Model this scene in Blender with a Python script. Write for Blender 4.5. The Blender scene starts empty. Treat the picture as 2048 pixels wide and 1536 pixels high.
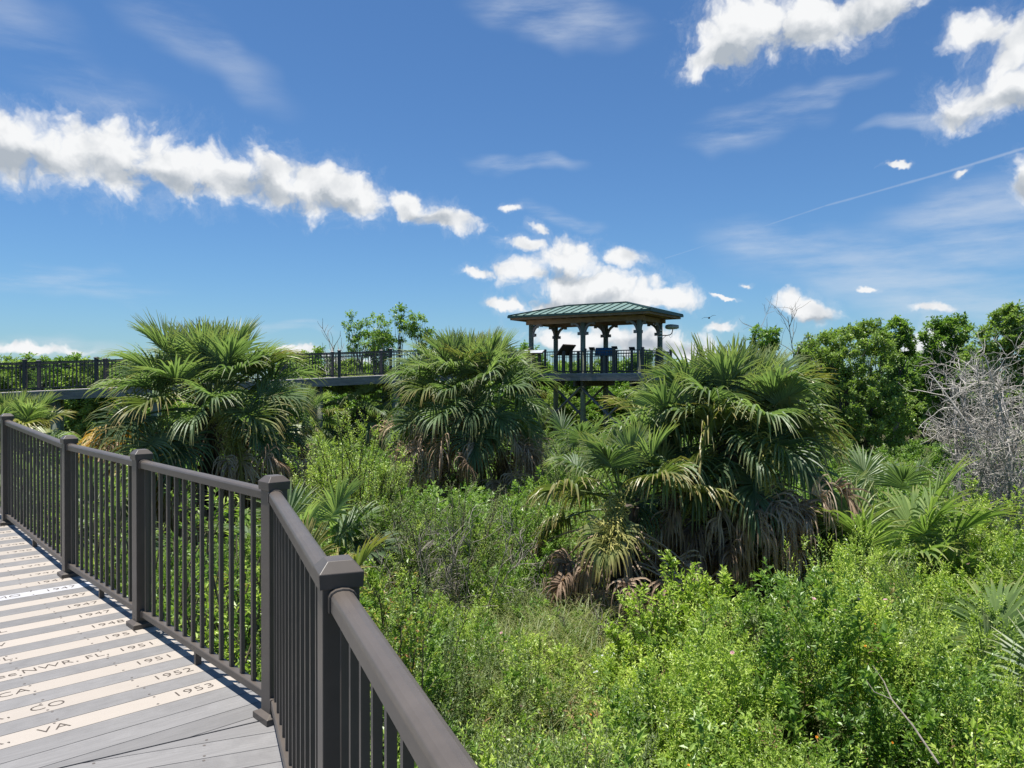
import bpy, math, random
import numpy as np
from mathutils import Vector, Matrix

rng = np.random.default_rng(11)
random.seed(5)
C = bpy.context.scene.collection
R = math.radians
EYE = 1.55           # eye height over the boardwalk deck (deck top is z = 0)
GROUND = -2.0
FPX = 1540.0

def at(px, py, depth):
    """world point seen at a pixel of the 2048x1536 photograph, `depth` metres ahead"""
    return np.array([(px - 1024) / FPX * depth, depth, EYE - (py - 760) / FPX * depth])

def at_ground(px, depth, z=GROUND):
    return np.array([(px - 1024) / FPX * depth, depth, z])

# ------------------------------------------------------------------ objects
def mesh_obj(name, mesh, parent=None, mat=None):
    o = bpy.data.objects.new(name, mesh)
    C.objects.link(o)
    if parent is not None:
        o.parent = parent
    if mat is not None and len(mesh.materials) == 0:
        mesh.materials.append(mat)
    return o

def tag(o, label=None, cat=None, group=None, kind=None):
    if label: o['label'] = label
    if cat: o['category'] = cat
    if group: o['group'] = group
    if kind: o['kind'] = kind
    return o

def thing(name, label, cat, loc=(0, 0, 0), rz=0.0, group=None):
    o = bpy.data.objects.new(name, None)
    C.objects.link(o)
    o.location = tuple(float(a) for a in loc)
    o.rotation_euler = (0, 0, rz)
    o.empty_display_size = 0.2
    return tag(o, label, cat, group)

def dup(root, loc, rz=0.0, scale=1.0, label=None, group=None):
    """copy of a thing with copies of its parts and sub-parts"""
    r = root.copy(); C.objects.link(r)
    r.location = tuple(float(a) for a in loc); r.rotation_euler = (0, 0, rz)
    r.scale = (scale, scale, scale) if not hasattr(scale, '__len__') else scale
    if label: r['label'] = label
    if group: r['group'] = group
    for ch in list(root.children):
        c = ch.copy(); C.objects.link(c); c.parent = r
        for g in list(ch.children):
            d = g.copy(); C.objects.link(d); d.parent = c
    return r

# ------------------------------------------------------------------ mesh builder (numpy)
class MB:
    def __init__(s):
        s.V = []; s.Q = []; s.T = []; s.A = []; s.B = []; s.UV = {}
        s.n = 0
    def add(s, V, Q=None, T=None, a=0.5, b=0.0):
        V = np.asarray(V, dtype=np.float64).reshape(-1, 3)
        k = len(V)
        if Q is not None and len(Q): s.Q.append(np.asarray(Q, dtype=np.int64) + s.n)
        if T is not None and len(T): s.T.append(np.asarray(T, dtype=np.int64) + s.n)
        s.V.append(V)
        s.A.append(np.broadcast_to(np.asarray(a, dtype=np.float64), (k,)))
        s.B.append(np.broadcast_to(np.asarray(b, dtype=np.float64), (k,)))
        s.n += k
    # --- hard-surface helpers
    def box(s, c, ax, ay, az, a=0.5):
        """box with centre c and half-axes ax, ay, az"""
        c, ax, ay, az = (np.asarray(t, float) for t in (c, ax, ay, az))
        V = [c - ax - ay - az, c + ax - ay - az, c + ax + ay - az, c - ax + ay - az,
             c - ax - ay + az, c + ax - ay + az, c + ax + ay + az, c - ax + ay + az]
        Q = [(0, 3, 2, 1), (4, 5, 6, 7), (0, 1, 5, 4), (1, 2, 6, 5), (2, 3, 7, 6), (3, 0, 4, 7)]
        s.add(V, Q, a=a)
    def bar(s, p, q, w, h, up=(0, 0, 1), a=0.5):
        p, q = np.asarray(p, float), np.asarray(q, float)
        d = q - p; L = np.linalg.norm(d); d = d / L
        side = np.cross(d, up); side /= np.linalg.norm(side)
        u = np.cross(side, d)
        s.box((p + q) / 2, d * L / 2, side * w / 2, u * h / 2, a=a)
    def loft(s, rings, cap=True, a=0.5):
        """rings: (K, M, 3) closed loops joined by quads"""
        rings = np.asarray(rings, float)
        K, M, _ = rings.shape
        base = np.arange(K - 1)[:, None] * M + np.arange(M)[None, :]
        nxt = np.arange(K - 1)[:, None] * M + (np.arange(M)[None, :] + 1) % M
        Q = np.stack([base, nxt, nxt + M, base + M], -1).reshape(-1, 4)
        V = rings.reshape(-1, 3)
        T = []
        if cap:
            V = np.vstack([V, rings[0].mean(0), rings[-1].mean(0)])
            i0, i1 = K * M, K * M + 1
            for m in range(M):
                T.append((i0, (m + 1) % M, m))
                T.append((i1, (K - 1) * M + m, (K - 1) * M + (m + 1) % M))
        s.add(V, Q, T, a=a)
    def cyl(s, p, q, r0, r1=None, sides=12, a=0.5):
        s.tubes(np.array([[p, q]], float), np.array([[r0, r0 if r1 is None else r1]]), sides, cap=True, a=a)
    def tubes(s, P, rad, sides=4, cap=False, a=0.5, b=0.0):
        """P (N,K,3) polylines, rad (N,K)"""
        P = np.asarray(P, float); N, K, _ = P.shape
        rad = np.broadcast_to(np.asarray(rad, float), (N, K))
        t = np.gradient(P, axis=1)
        t /= np.linalg.norm(t, axis=2, keepdims=True) + 1e-9
        ref = np.where(np.abs(t[:, :1, 2:3]) > 0.85, np.array([1.0, 0.13, 0]), np.array([0, 0.1, 1.0]))
        u = np.cross(t, np.broadcast_to(ref, t.shape)); u /= np.linalg.norm(u, axis=2, keepdims=True) + 1e-9
        v = np.cross(t, u)
        ang = np.arange(sides) * 2 * np.pi / sides
        ring = (u[:, :, None, :] * np.cos(ang)[None, None, :, None] + v[:, :, None, :] * np.sin(ang)[None, None, :, None])
        V = P[:, :, None, :] + ring * rad[:, :, None, None]
        base = (np.arange(N)[:, None, None] * K + np.arange(K - 1)[None, :, None]) * sides
        m = np.arange(sides)[None, None, :]
        i0 = base + m; i1 = base + (m + 1) % sides
        Q = np.stack([i0, i1, i1 + sides, i0 + sides], -1).reshape(-1, 4)
        aa = a
        if hasattr(a, '__len__'): aa = np.repeat(np.asarray(a), K * sides)
        s.add(V.reshape(-1, 3), Q, None, a=aa, b=b)
        if cap:
            off = s.n - N * K * sides
            for n in range(N):
                for k, fl in ((0, 1), (K - 1, 0)):
                    ids = off + (n * K + k) * sides + np.arange(sides)
                    T = [(0, i, i + 1) if not fl else (0, i + 1, i) for i in range(1, sides - 1)]
                    s.T.append(np.array([[ids[x] for x in tr] for tr in T]))
    # --- leaves
    def leaves(s, P, D, Nn, L, W, fold=0.25, bend=0.15, a=0.5, wide=0.45):
        """N folded leaves: base P, axis D, normal Nn, length L, width W; two quads each"""
        N = len(P)
        L = np.broadcast_to(L, (N,))[:, None]; W = np.broadcast_to(W, (N,))[:, None]
        S = np.cross(D, Nn); S /= np.linalg.norm(S, axis=1, keepdims=True) + 1e-9
        Nn = np.cross(S, D)
        mid = P + D * L * wide
        b = P
        r = mid + S * W * .5 + Nn * W * fold
        l = mid - S * W * .5 + Nn * W * fold
        tip = P + D * L - Nn * L * bend
        V = np.stack([b, r, tip, l], 1).reshape(-1, 3)
        i = np.arange(N)[:, None] * 4
        Q = i + np.array([[0, 1, 2, 3]])
        a = np.repeat(np.broadcast_to(a, (N,)), 4)
        bb = np.tile(np.array([0., .4, 1., .4]), N)
        s.add(V, Q, a=a, b=bb)
    def arrays(s):
        V = np.concatenate(s.V)
        Q = np.concatenate(s.Q) if s.Q else np.zeros((0, 4), int)
        T = np.concatenate(s.T) if s.T else np.zeros((0, 3), int)
        return V, Q, T, np.concatenate(s.A), np.concatenate(s.B)
    def mesh(s, name, mat=None, smooth=False, attrs=True):
        V, Q, T, A, B = s.arrays()
        me = bpy.data.meshes.new(name)
        me.vertices.add(len(V)); me.vertices.foreach_set('co', V.astype(np.float32).ravel())
        nq, nt = len(Q), len(T)
        me.loops.add(nq * 4 + nt * 3)
        me.loops.foreach_set('vertex_index', np.concatenate([Q.ravel(), T.ravel()]).astype(np.int32))
        me.polygons.add(nq + nt)
        ls = np.concatenate([np.arange(nq) * 4, nq * 4 + np.arange(nt) * 3]).astype(np.int32)
        me.polygons.foreach_set('loop_start', ls)
        me.polygons.foreach_set('use_smooth', np.full(nq + nt, smooth, dtype=bool))
        me.update(calc_edges=True)
        if attrs:
            for nm, X in (('rnd', A), ('along', B)):
                at_ = me.attributes.new(nm, 'FLOAT', 'POINT')
                at_.data.foreach_set('value', X.astype(np.float32))
        if mat is not None: me.materials.append(mat)
        return me
    def obj(s, name, mat, parent=None, smooth=False):
        return mesh_obj(name, s.mesh(name, mat, smooth), parent)

def unit(v):
    v = np.asarray(v, float)
    return v / (np.linalg.norm(v, axis=-1, keepdims=True) + 1e-12)

def rand_dirs(n):
    return unit(rng.normal(size=(n, 3)))

# ------------------------------------------------------------------ materials
def new_mat(name):
    m = bpy.data.materials.new(name); m.use_nodes = True
    nt = m.node_tree; nt.nodes.clear()
    out = nt.nodes.new('ShaderNodeOutputMaterial')
    return m, nt, out

def nd(nt, t, **kw):
    n = nt.nodes.new(t)
    for k, v in kw.items():
        if k.startswith('i_'):
            n.inputs[int(k[2:]) if k[2:].isdigit() else k[2:].replace('_', ' ')].default_value = v
        else:
            setattr(n, k, v)
    return n

def ramp(nt, stops):
    n = nt.nodes.new('ShaderNodeValToRGB')
    e = n.color_ramp.elements
    while len(e) < len(stops): e.new(0.5)
    for i, (p, c) in enumerate(stops):
        e[i].position = p; e[i].color = (*c, 1)
    return n

def leaf_mat(name, stops, tip=None, tip_at=0.75, rough=0.45, trans=0.3, tcol=None, spec=0.4, patch=0.35, patch_scale=0.8):
    """leaf: colour from the per-leaf random value, slow variation in space, drier tips, light through the blade"""
    m, nt, out = new_mat(name); lk = nt.links.new
    at1 = nd(nt, 'ShaderNodeAttribute', attribute_name='rnd')
    at2 = nd(nt, 'ShaderNodeAttribute', attribute_name='along')
    geo = nd(nt, 'ShaderNodeNewGeometry')
    nz = nd(nt, 'ShaderNodeTexNoise'); nz.inputs['Scale'].default_value = patch_scale; nz.inputs['Detail'].default_value = 3
    lk(geo.outputs['Position'], nz.inputs['Vector'])
    sub = nd(nt, 'ShaderNodeMath', operation='MULTIPLY_ADD'); sub.inputs[1].default_value = patch * 2; sub.inputs[2].default_value = -patch
    lk(nz.outputs['Fac'], sub.inputs[0])
    ad = nd(nt, 'ShaderNodeMath', operation='ADD', use_clamp=True)
    lk(at1.outputs['Fac'], ad.inputs[0]); lk(sub.outputs[0], ad.inputs[1])
    rp = ramp(nt, stops); lk(ad.outputs[0], rp.inputs[0])
    col = rp.outputs[0]
    if tip is not None:
        mr = nd(nt, 'ShaderNodeMapRange'); mr.inputs[1].default_value = tip_at; mr.inputs[2].default_value = 1.0
        lk(at2.outputs['Fac'], mr.inputs[0])
        mx = nd(nt, 'ShaderNodeMix', data_type='RGBA'); lk(mr.outputs[0], mx.inputs[0])
        lk(col, mx.inputs[6]); mx.inputs[7].default_value = (*tip, 1); col = mx.outputs[2]
    pb = nd(nt, 'ShaderNodeBsdfPrincipled'); pb.inputs['Roughness'].default_value = rough
    pb.inputs['Specular IOR Level'].default_value = spec
    lk(col, pb.inputs['Base Color'])
    tr = nd(nt, 'ShaderNodeBsdfTranslucent')
    hs = nd(nt, 'ShaderNodeMix', data_type='RGBA', blend_type='MULTIPLY'); hs.inputs[0].default_value = 1
    lk(col, hs.inputs[6]); hs.inputs[7].default_value = (*(tcol or (1.5, 1.7, 0.7)), 1)
    lk(hs.outputs[2], tr.inputs['Color'])
    ms = nd(nt, 'ShaderNodeMixShader'); ms.inputs[0].default_value = trans
    lk(pb.outputs[0], ms.inputs[1]); lk(tr.outputs[0], ms.inputs[2]); lk(ms.outputs[0], out.inputs[0])
    return m

def solid_mat(name, col, rough=0.5, spec=0.5, metallic=0.0, var=0.15, scale=6.0, bump=0.0, bscale=80.0, stretch=None, rnd=0.0):
    """base colour with noise variation (and per-piece variation from the rnd attribute), optional bump"""
    m, nt, out = new_mat(name); lk = nt.links.new
    tc = nd(nt, 'ShaderNodeTexCoord')
    vec = tc.outputs['Object']
    if stretch:
        mp = nd(nt, 'ShaderNodeMapping'); mp.inputs['Scale'].default_value = stretch
        lk(vec, mp.inputs[0]); vec = mp.outputs[0]
    nz = nd(nt, 'ShaderNodeTexNoise'); nz.inputs['Scale'].default_value = scale; nz.inputs['Detail'].default_value = 6; nz.inputs['Roughness'].default_value = .65
    lk(vec, nz.inputs['Vector'])
    mr = nd(nt, 'ShaderNodeMapRange'); mr.inputs[1].default_value = .3; mr.inputs[2].default_value = .7
    mr.inputs[3].default_value = 1 - var; mr.inputs[4].default_value = 1 + var
    lk(nz.outputs['Fac'], mr.inputs[0])
    f = mr.outputs[0]
    if rnd:
        a = nd(nt, 'ShaderNodeAttribute', attribute_name='rnd')
        m2 = nd(nt, 'ShaderNodeMapRange'); m2.inputs[3].default_value = 1 - rnd; m2.inputs[4].default_value = 1 + rnd
        lk(a.outputs['Fac'], m2.inputs[0])
        mm = nd(nt, 'ShaderNodeMath', operation='MULTIPLY'); lk(f, mm.inputs[0]); lk(m2.outputs[0], mm.inputs[1]); f = mm.outputs[0]
    vm = nd(nt, 'ShaderNodeVectorMath', operation='SCALE'); vm.inputs[0].default_value = col
    lk(f, vm.inputs['Scale'])
    pb = nd(nt, 'ShaderNodeBsdfPrincipled'); lk(vm.outputs[0], pb.inputs['Base Color'])
    pb.inputs['Roughness'].default_value = rough; pb.inputs['Specular IOR Level'].default_value = spec; pb.inputs['Metallic'].default_value = metallic
    if bump:
        n2 = nd(nt, 'ShaderNodeTexNoise'); n2.inputs['Scale'].default_value = bscale; n2.inputs['Detail'].default_value = 4
        lk(vec, n2.inputs['Vector'])
        bp = nd(nt, 'ShaderNodeBump'); bp.inputs['Strength'].default_value = bump; bp.inputs['Distance'].default_value = .01
        lk(n2.outputs['Fac'], bp.inputs['Height']); lk(bp.outputs[0], pb.inputs['Normal'])
    lk(pb.outputs[0], out.inputs[0])
    return m

def plank_mat(name, col, var, grain=0.12, rough=0.6, spot=None):
    """composite plank: grain runs along u of the plank's UV map, mottling, nail-head dirt"""
    m, nt, out = new_mat(name); lk = nt.links.new
    uv = nd(nt, 'ShaderNodeUVMap', uv_map='UVMap')
    a = nd(nt, 'ShaderNodeAttribute', attribute_name='rnd')
    mp = nd(nt, 'ShaderNodeMapping'); mp.inputs['Scale'].default_value = (4, 160, 1); lk(uv.outputs[0], mp.inputs[0])
    g = nd(nt, 'ShaderNodeTexNoise'); g.inputs['Scale'].default_value = 1; g.inputs['Detail'].default_value = 5; lk(mp.outputs[0], g.inputs['Vector'])
    mo = nd(nt, 'ShaderNodeTexNoise'); mo.inputs['Scale'].default_value = 9; mo.inputs['Detail'].default_value = 8; mo.inputs['Roughness'].default_value = .7; lk(uv.outputs[0], mo.inputs['Vector'])
    fine = nd(nt, 'ShaderNodeTexNoise'); fine.inputs['Scale'].default_value = 150; fine.inputs['Detail'].default_value = 2; lk(uv.outputs[0], fine.inputs['Vector'])
    def rng_(src, lo, hi, a0=.25, a1=.75):
        r = nd(nt, 'ShaderNodeMapRange'); r.inputs[1].default_value = a0; r.inputs[2].default_value = a1
        r.inputs[3].default_value = lo; r.inputs[4].default_value = hi; lk(src, r.inputs[0]); return r.outputs[0]
    def mul(x, y):
        n = nd(nt, 'ShaderNodeMath', operation='MULTIPLY'); lk(x, n.inputs[0]); lk(y, n.inputs[1]); return n.outputs[0]
    f = mul(mul(rng_(g.outputs['Fac'], 1 - grain, 1 + grain), rng_(mo.outputs['Fac'], 1 - grain * 1.3, 1 + grain * 1.0)), mul(rng_(a.outputs['Fac'], 1 - var, 1 + var, 0, 1), rng_(fine.outputs['Fac'], .95, 1.05)))
    vm = nd(nt, 'ShaderNodeVectorMath', operation='SCALE'); vm.inputs[0].default_value = col; lk(f, vm.inputs['Scale'])
    pb = nd(nt, 'ShaderNodeBsdfPrincipled'); lk(vm.outputs[0], pb.inputs['Base Color']); pb.inputs['Roughness'].default_value = rough; pb.inputs['Specular IOR Level'].default_value = .3
    bp = nd(nt, 'ShaderNodeBump'); bp.inputs['Strength'].default_value = .25; bp.inputs['Distance'].default_value = .003
    lk(g.outputs['Fac'], bp.inputs['Height']); lk(bp.outputs[0], pb.inputs['Normal'])
    lk(pb.outputs[0], out.inputs[0])
    return m

M = {}
M['metal'] = solid_mat('brown_powder_coat', (.086, .072, .060), rough=.40, spec=.38, var=.10, scale=9, bump=.05, bscale=900)
M['metal_far'] = solid_mat('dark_bronze_rail', (.052, .050, .052), rough=.45, spec=.4, var=.1)
M['bracket_gasket'] = solid_mat('black_gasket', (.02, .02, .02), rough=.6, var=.1)
M['grey_plank'] = plank_mat('grey_composite_plank', (.178, .172, .168), .10, grain=.13)
M['tan_plank'] = plank_mat('cream_composite_plank', (.350, .311, .268), .05, grain=.025, rough=.55)
M['pale_plank'] = plank_mat('white_composite_plank', (.385, .38, .385), .03, grain=.03, rough=.55)
M['lettering'] = solid_mat('engraved_dark_lettering', (.060, .047, .038), rough=.85, var=.6, scale=45)
M['screw'] = solid_mat('rusty_screw_head', (.10, .085, .075), rough=.6, var=.3, scale=30)
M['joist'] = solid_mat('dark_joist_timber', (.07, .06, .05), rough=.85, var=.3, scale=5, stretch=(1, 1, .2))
M['grey_timber'] = solid_mat('weathered_grey_timber', (.185, .175, .18), rough=.85, var=.35, scale=3.5, stretch=(.5, .5, 3), bump=.3, bscale=30)
M['green_timber'] = solid_mat('greenish_treated_timber', (.19, .205, .15), rough=.85, var=.4, scale=4, stretch=(1.5, 1.5, .25), bump=.3, bscale=30)
M['soffit'] = solid_mat('brown_soffit_timber', (.24, .155, .10), rough=.8, var=.3, scale=3)
M['roof'] = solid_mat('green_standing_seam_metal', (.115, .185, .155), rough=.5, spec=.5, var=.14, scale=2)
M['roof_seam'] = solid_mat('dark_green_seam', (.012, .05, .043), rough=.5, var=.1)
M['deck_far'] = solid_mat('bleached_deck', (.34, .31, .285), rough=.7, var=.15, scale=5)
M['sign_dark'] = solid_mat('dark_brown_sign_back', (.035, .022, .020), rough=.6, var=.2)
M['sign_face'] = solid_mat('pale_sign_face', (.42, .44, .48), rough=.35, var=.1)
M['sign_blue'] = solid_mat('blue_sign_panel', (.02, .12, .22), rough=.5, var=.25, scale=8)
M['lamp_metal'] = solid_mat('grey_lamp_metal', (.33, .36, .35), rough=.4, var=.1)
M['lamp_glass'] = solid_mat('floodlight_glass', (.55, .57, .6), rough=.15, spec=.6, var=.05)
M['steel_band'] = solid_mat('steel_band', (.6, .58, .56), rough=.35, metallic=.8, var=.05)
M['bird'] = solid_mat('dark_feathers', (.02, .02, .022), rough=.8, var=.2)

GREENS = {
    'palm':   [(0, (.078, .122, .062)), (.5, (.162, .226, .114)), (1, (.29, .355, .185))],
    'palm_y': [(0, (.105, .140, .052)), (.5, (.185, .225, .082)), (1, (.32, .31, .11))],
    'dead':   [(0, (.18, .122, .082)), (.5, (.45, .335, .235)), (1, (.70, .58, .45))],
    'yellow_dead': [(0, (.22, .18, .04)), (.5, (.42, .30, .065)), (1, (.52, .40, .17))],
    'bright': [(0, (.155, .235, .042)), (.5, (.325, .435, .080)), (1, (.50, .57, .135))],
    'mid':    [(0, (.085, .160, .032)), (.5, (.170, .280, .058)), (1, (.29, .39, .09))],
    'greyg':  [(0, (.110, .150, .062)), (.5, (.190, .245, .100)), (1, (.30, .34, .15))],
    'dark':   [(0, (.115, .178, .046)), (.5, (.24, .335, .088)), (1, (.40, .47, .135))],
    'red':    [(0, (.105, .180, .030)), (.6, (.21, .31, .050)), (.85, (.32, .30, .07)), (1, (.42, .22, .10))],
}
M['palm'] = leaf_mat('palm_leaf', GREENS['palm'], tip=(.25, .26, .115), tip_at=.65, rough=.46, trans=.36, spec=.38, patch=.2)
M['palm_y'] = leaf_mat('yellowing_palm_leaf', GREENS['palm_y'], tip=(.32, .25, .09), tip_at=.5, rough=.4, trans=.25, spec=.5, patch=.2)
M['palmetto'] = leaf_mat('palmetto_leaf', [(0, (.085, .138, .052)), (.5, (.185, .262, .088)), (1, (.33, .39, .14))], tip=(.30, .30, .11), tip_at=.65, rough=.44, trans=.36, spec=.38, patch=.2)
M['palm_dead'] = leaf_mat('dead_palm_leaf', GREENS['dead'], rough=.75, trans=.25, tcol=(1.2, 1.0, .7), spec=.2, patch=.3, patch_scale=2.0)
M['palm_gold'] = leaf_mat('golden_dying_leaf', GREENS['yellow_dead'], tip=(.42, .30, .18), tip_at=.6, rough=.6, trans=.3, tcol=(1.4, 1.1, .5), patch=.2)
M['flower_stalk'] = leaf_mat('palm_flower', [(0, (.20, .20, .05)), (.5, (.36, .34, .10)), (1, (.5, .45, .18))], rough=.7, trans=.2, spec=.2, patch=.1)
M['straw_stalk'] = leaf_mat('dry_palm_flower', [(0, (.17, .11, .05)), (.5, (.34, .24, .12)), (1, (.5, .37, .2))], rough=.8, trans=.15, tcol=(1.2, 1, .7), spec=.2, patch=.1)
for k in ('bright', 'mid', 'greyg', 'dark', 'red'):
    M[k] = leaf_mat(k + '_leaf', GREENS[k], rough=.42 if k != 'greyg' else .55, trans=.32, spec=.5, patch=.3 if k != 'dark' else .25)
M['grass'] = leaf_mat('grass_blade', [(0, (.07, .12, .025)), (.6, (.14, .21, .045)), (1, (.30, .28, .11))], tip=(.30, .28, .12), tip_at=.6, rough=.5, trans=.35, patch=.3)
M['bark'] = solid_mat('grey_brown_bark', (.16, .135, .11), rough=.9, var=.4, scale=8)
M['pale_bark'] = solid_mat('bleached_dead_wood', (.38, .35, .31), rough=.9, var=.3, scale=9, rnd=.35)
M['stem'] = solid_mat('green_brown_stem', (.10, .085, .045), rough=.8, var=.3, scale=9)
M['grey_bark'] = solid_mat('grey_dry_branch', (.19, .168, .14), rough=.9, var=.4, scale=12)
M['palm_trunk'] = solid_mat('palm_trunk_fibre', (.085, .065, .05), rough=.95, var=.5, scale=10, rnd=.3)
M['pink'] = leaf_mat('pink_petal', [(0, (.70, .42, .44)), (1, (.80, .58, .57))], rough=.6, trans=.3, tcol=(1, .9, .9), patch=0)
M['orange'] = leaf_mat('orange_petal', [(0, (.75, .28, .02)), (1, (.85, .42, .04))], rough=.6, trans=.3, tcol=(1, .9, .6), patch=0)
M['white_flower'] = leaf_mat('white_petal', [(0, (.6, .62, .6)), (1, (.7, .72, .68))], rough=.6, trans=.2, tcol=(1, 1, 1), patch=0)

def ground_mat():
    m, nt, out = new_mat('leaf_litter_soil'); lk = nt.links.new
    tc = nd(nt, 'ShaderNodeTexCoord')
    n1 = nd(nt, 'ShaderNodeTexNoise'); n1.inputs['Scale'].default_value = .35; n1.inputs['Detail'].default_value = 8; lk(tc.outputs['Object'], n1.inputs['Vector'])
    n2 = nd(nt, 'ShaderNodeTexNoise'); n2.inputs['Scale'].default_value = 9; n2.inputs['Detail'].default_value = 8; lk(tc.outputs['Object'], n2.inputs['Vector'])
    r1 = ramp(nt, [(.35, (.045, .036, .022)), (.55, (.05, .06, .02)), (.75, (.07, .10, .028))]); lk(n1.outputs['Fac'], r1.inputs[0])
    mr = nd(nt, 'ShaderNodeMapRange'); mr.inputs[1].default_value = .3; mr.inputs[2].default_value = .7; mr.inputs[3].default_value = .5; mr.inputs[4].default_value = 1.6; lk(n2.outputs['Fac'], mr.inputs[0])
    vm = nd(nt, 'ShaderNodeVectorMath', operation='SCALE'); lk(r1.outputs[0], vm.inputs[0]); lk(mr.outputs[0], vm.inputs['Scale'])
    pb = nd(nt, 'ShaderNodeBsdfPrincipled'); pb.inputs['Roughness'].default_value = .95; pb.inputs['Specular IOR Level'].default_value = .1
    lk(vm.outputs[0], pb.inputs['Base Color']); lk(pb.outputs[0], out.inputs[0])
    return m
M['ground'] = ground_mat()

# ------------------------------------------------------------------ ground
def ground_z(x, y):
    return GROUND + .10 * np.sin(x * .7 + 1.3) * np.cos(y * .45) + .06 * np.sin(x * 1.9 - y * 1.3)

def build_ground():
    mb = MB()
    near = np.linspace(-60, 60, 121); ys = np.linspace(-20, 100, 121)
    gx = np.concatenate([[-3000, -900, -300, -120], near, [120, 300, 900, 3000]])
    gy = np.concatenate([[-3000, -600, -100], ys, [200, 500, 1500, 4000]])
    X, Y = np.meshgrid(gx, gy)
    fade = np.clip(1.3 - np.hypot(X, Y - 20) / 80, 0, 1)
    Z = GROUND + (ground_z(X, Y) - GROUND) * fade
    n, m = X.shape
    i = np.arange(n - 1)[:, None] * m + np.arange(m - 1)[None, :]
    Q = np.stack([i, i + 1, i + 1 + m, i + m], -1).reshape(-1, 4)
    mb.add(np.stack([X, Y, Z], -1), Q)
    o = mb.obj('ground', M['ground'], smooth=True)
    tag(o, 'dark leaf littered soil under the undergrowth', 'ground', kind='structure')
build_ground()

# ------------------------------------------------------------------ near boardwalk
P4 = np.array([-1.091, 3.53])
dA = unit(np.array([.686, -.728])); nA = np.array([-dA[1], dA[0]])      # along the rail towards us / across to the rail
P5 = np.array([-.427, 1.89])
dB = unit(P5 - P4); nB = np.array([-dB[1], dB[0]])
P6 = P4 + dB * 3.60
P7 = P4 + dB * 5.40
P3 = np.array([-2.337, 4.853]); P2 = np.array([-3.507, 6.095]); P1 = np.array([-5.085, 7.75])
P0 = P1 + unit(P1 - P2) * 2.1
S2 = float((P2 - P4) @ dA)
def deck_z(s):
    return max(0.0, (S2 - s)) * (.10 / np.linalg.norm(P1 - P2))
def A_pt(s, l, z=0.0):
    p = P4 + dA * s + nA * l
    return np.array([p[0], p[1], z])
def B_pt(s, l, z=0.0):
    p = P4 + dB * s + nB * l
    return np.array([p[0], p[1], z])
TANM = float(-(unit(nA + nB) @ dA) / (unit(nA + nB) @ nA))
TANM = abs(TANM)
LMAX, LMIN, TH = .105, -2.75, .028

class Planks:
    """planks with their own UV map: u along the plank, v across it"""
    def __init__(s): s.v = []; s.f = []; s.uv = []; s.r = []
    def plank(s, corners, ztops, r):
        """corners (4,2) in order near-right, near-left, far-left, far-right"""
        b = len(s.v); off = random.random() * 40; wv = random.random() * 10
        for (x, y), z in zip(corners, ztops): s.v.append((x, y, z))
        for (x, y), z in zip(corners, ztops): s.v.append((x, y, z - TH))
        s.r += [r] * 8
        Lr = float(np.linalg.norm(np.array(corners[0]) - np.array(corners[1])))
        q = [(0, off), (0, off + 0), (0, 0), (0, 0)]
        uvs = [(off, wv), (off + Lr, wv), (off + Lr, wv + .14), (off, wv + .14)]
        def face(ix, u): s.f.append(tuple(b + i for i in ix)); s.uv.extend(u)
        face((0, 3, 2, 1), [uvs[0], uvs[3], uvs[2], uvs[1]])
        face((4, 5, 6, 7), uvs)
        for i in range(4):
            j = (i + 1) % 4
            face((i, j, j + 4, i + 4), [uvs[i], uvs[j], uvs[j], uvs[i]])
    def obj(s, name, mat, parent):
        me = bpy.data.meshes.new(name); me.from_pydata(s.v, [], s.f)
        uv = me.uv_layers.new(name='UVMap')
        uv.data.foreach_set('uv', np.array(s.uv, dtype=np.float32).ravel())
        a = me.attributes.new('rnd', 'FLOAT', 'POINT'); a.data.foreach_set('value', np.array(s.r, dtype=np.float32))
        me.materials.append(mat); me.update()
        o = mesh_obj(name, me, parent)
        bv = o.modifiers.new('soft_edges', 'BEVEL'); bv.width = .003; bv.segments = 2; bv.limit_method = 'ANGLE'
        return o

boardwalk = thing('boardwalk', 'grey and cream planked boardwalk with dates engraved in its planks', 'boardwalk')

def a_plank(pl, s0, s1, r, gap=.0045):
    s0 += gap / 2; s1 -= gap / 2
    l0 = max(LMIN, (s0 + .006) / TANM) if s0 > LMIN * TANM else LMIN
    l1 = max(LMIN, (s1 + .006) / TANM) if s1 > LMIN * TANM else LMIN
    if s1 > -.008: return
    z0, z1 = deck_z(s0), deck_z(s1)
    c = [A_pt(s1, LMAX)[:2], A_pt(s1, l1)[:2], A_pt(s0, l0)[:2], A_pt(s0, LMAX)[:2]]
    pl.plank(c, (z1, z1, z0, z0), r)
def b_plank(pl, s0, s1, r, gap=.0045):
    s0 += gap / 2; s1 -= gap / 2
    l0 = max(LMIN, -(s0 - .006) / TANM); l1 = max(LMIN, -(s1 - .006) / TANM)
    c = [B_pt(s1, LMAX)[:2], B_pt(s1, l1)[:2], B_pt(s0, l0)[:2], B_pt(s0, LMAX)[:2]]
    pl.plank(c, (0, 0, 0, 0), r)

PITCH = .143
grey = Planks()
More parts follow.
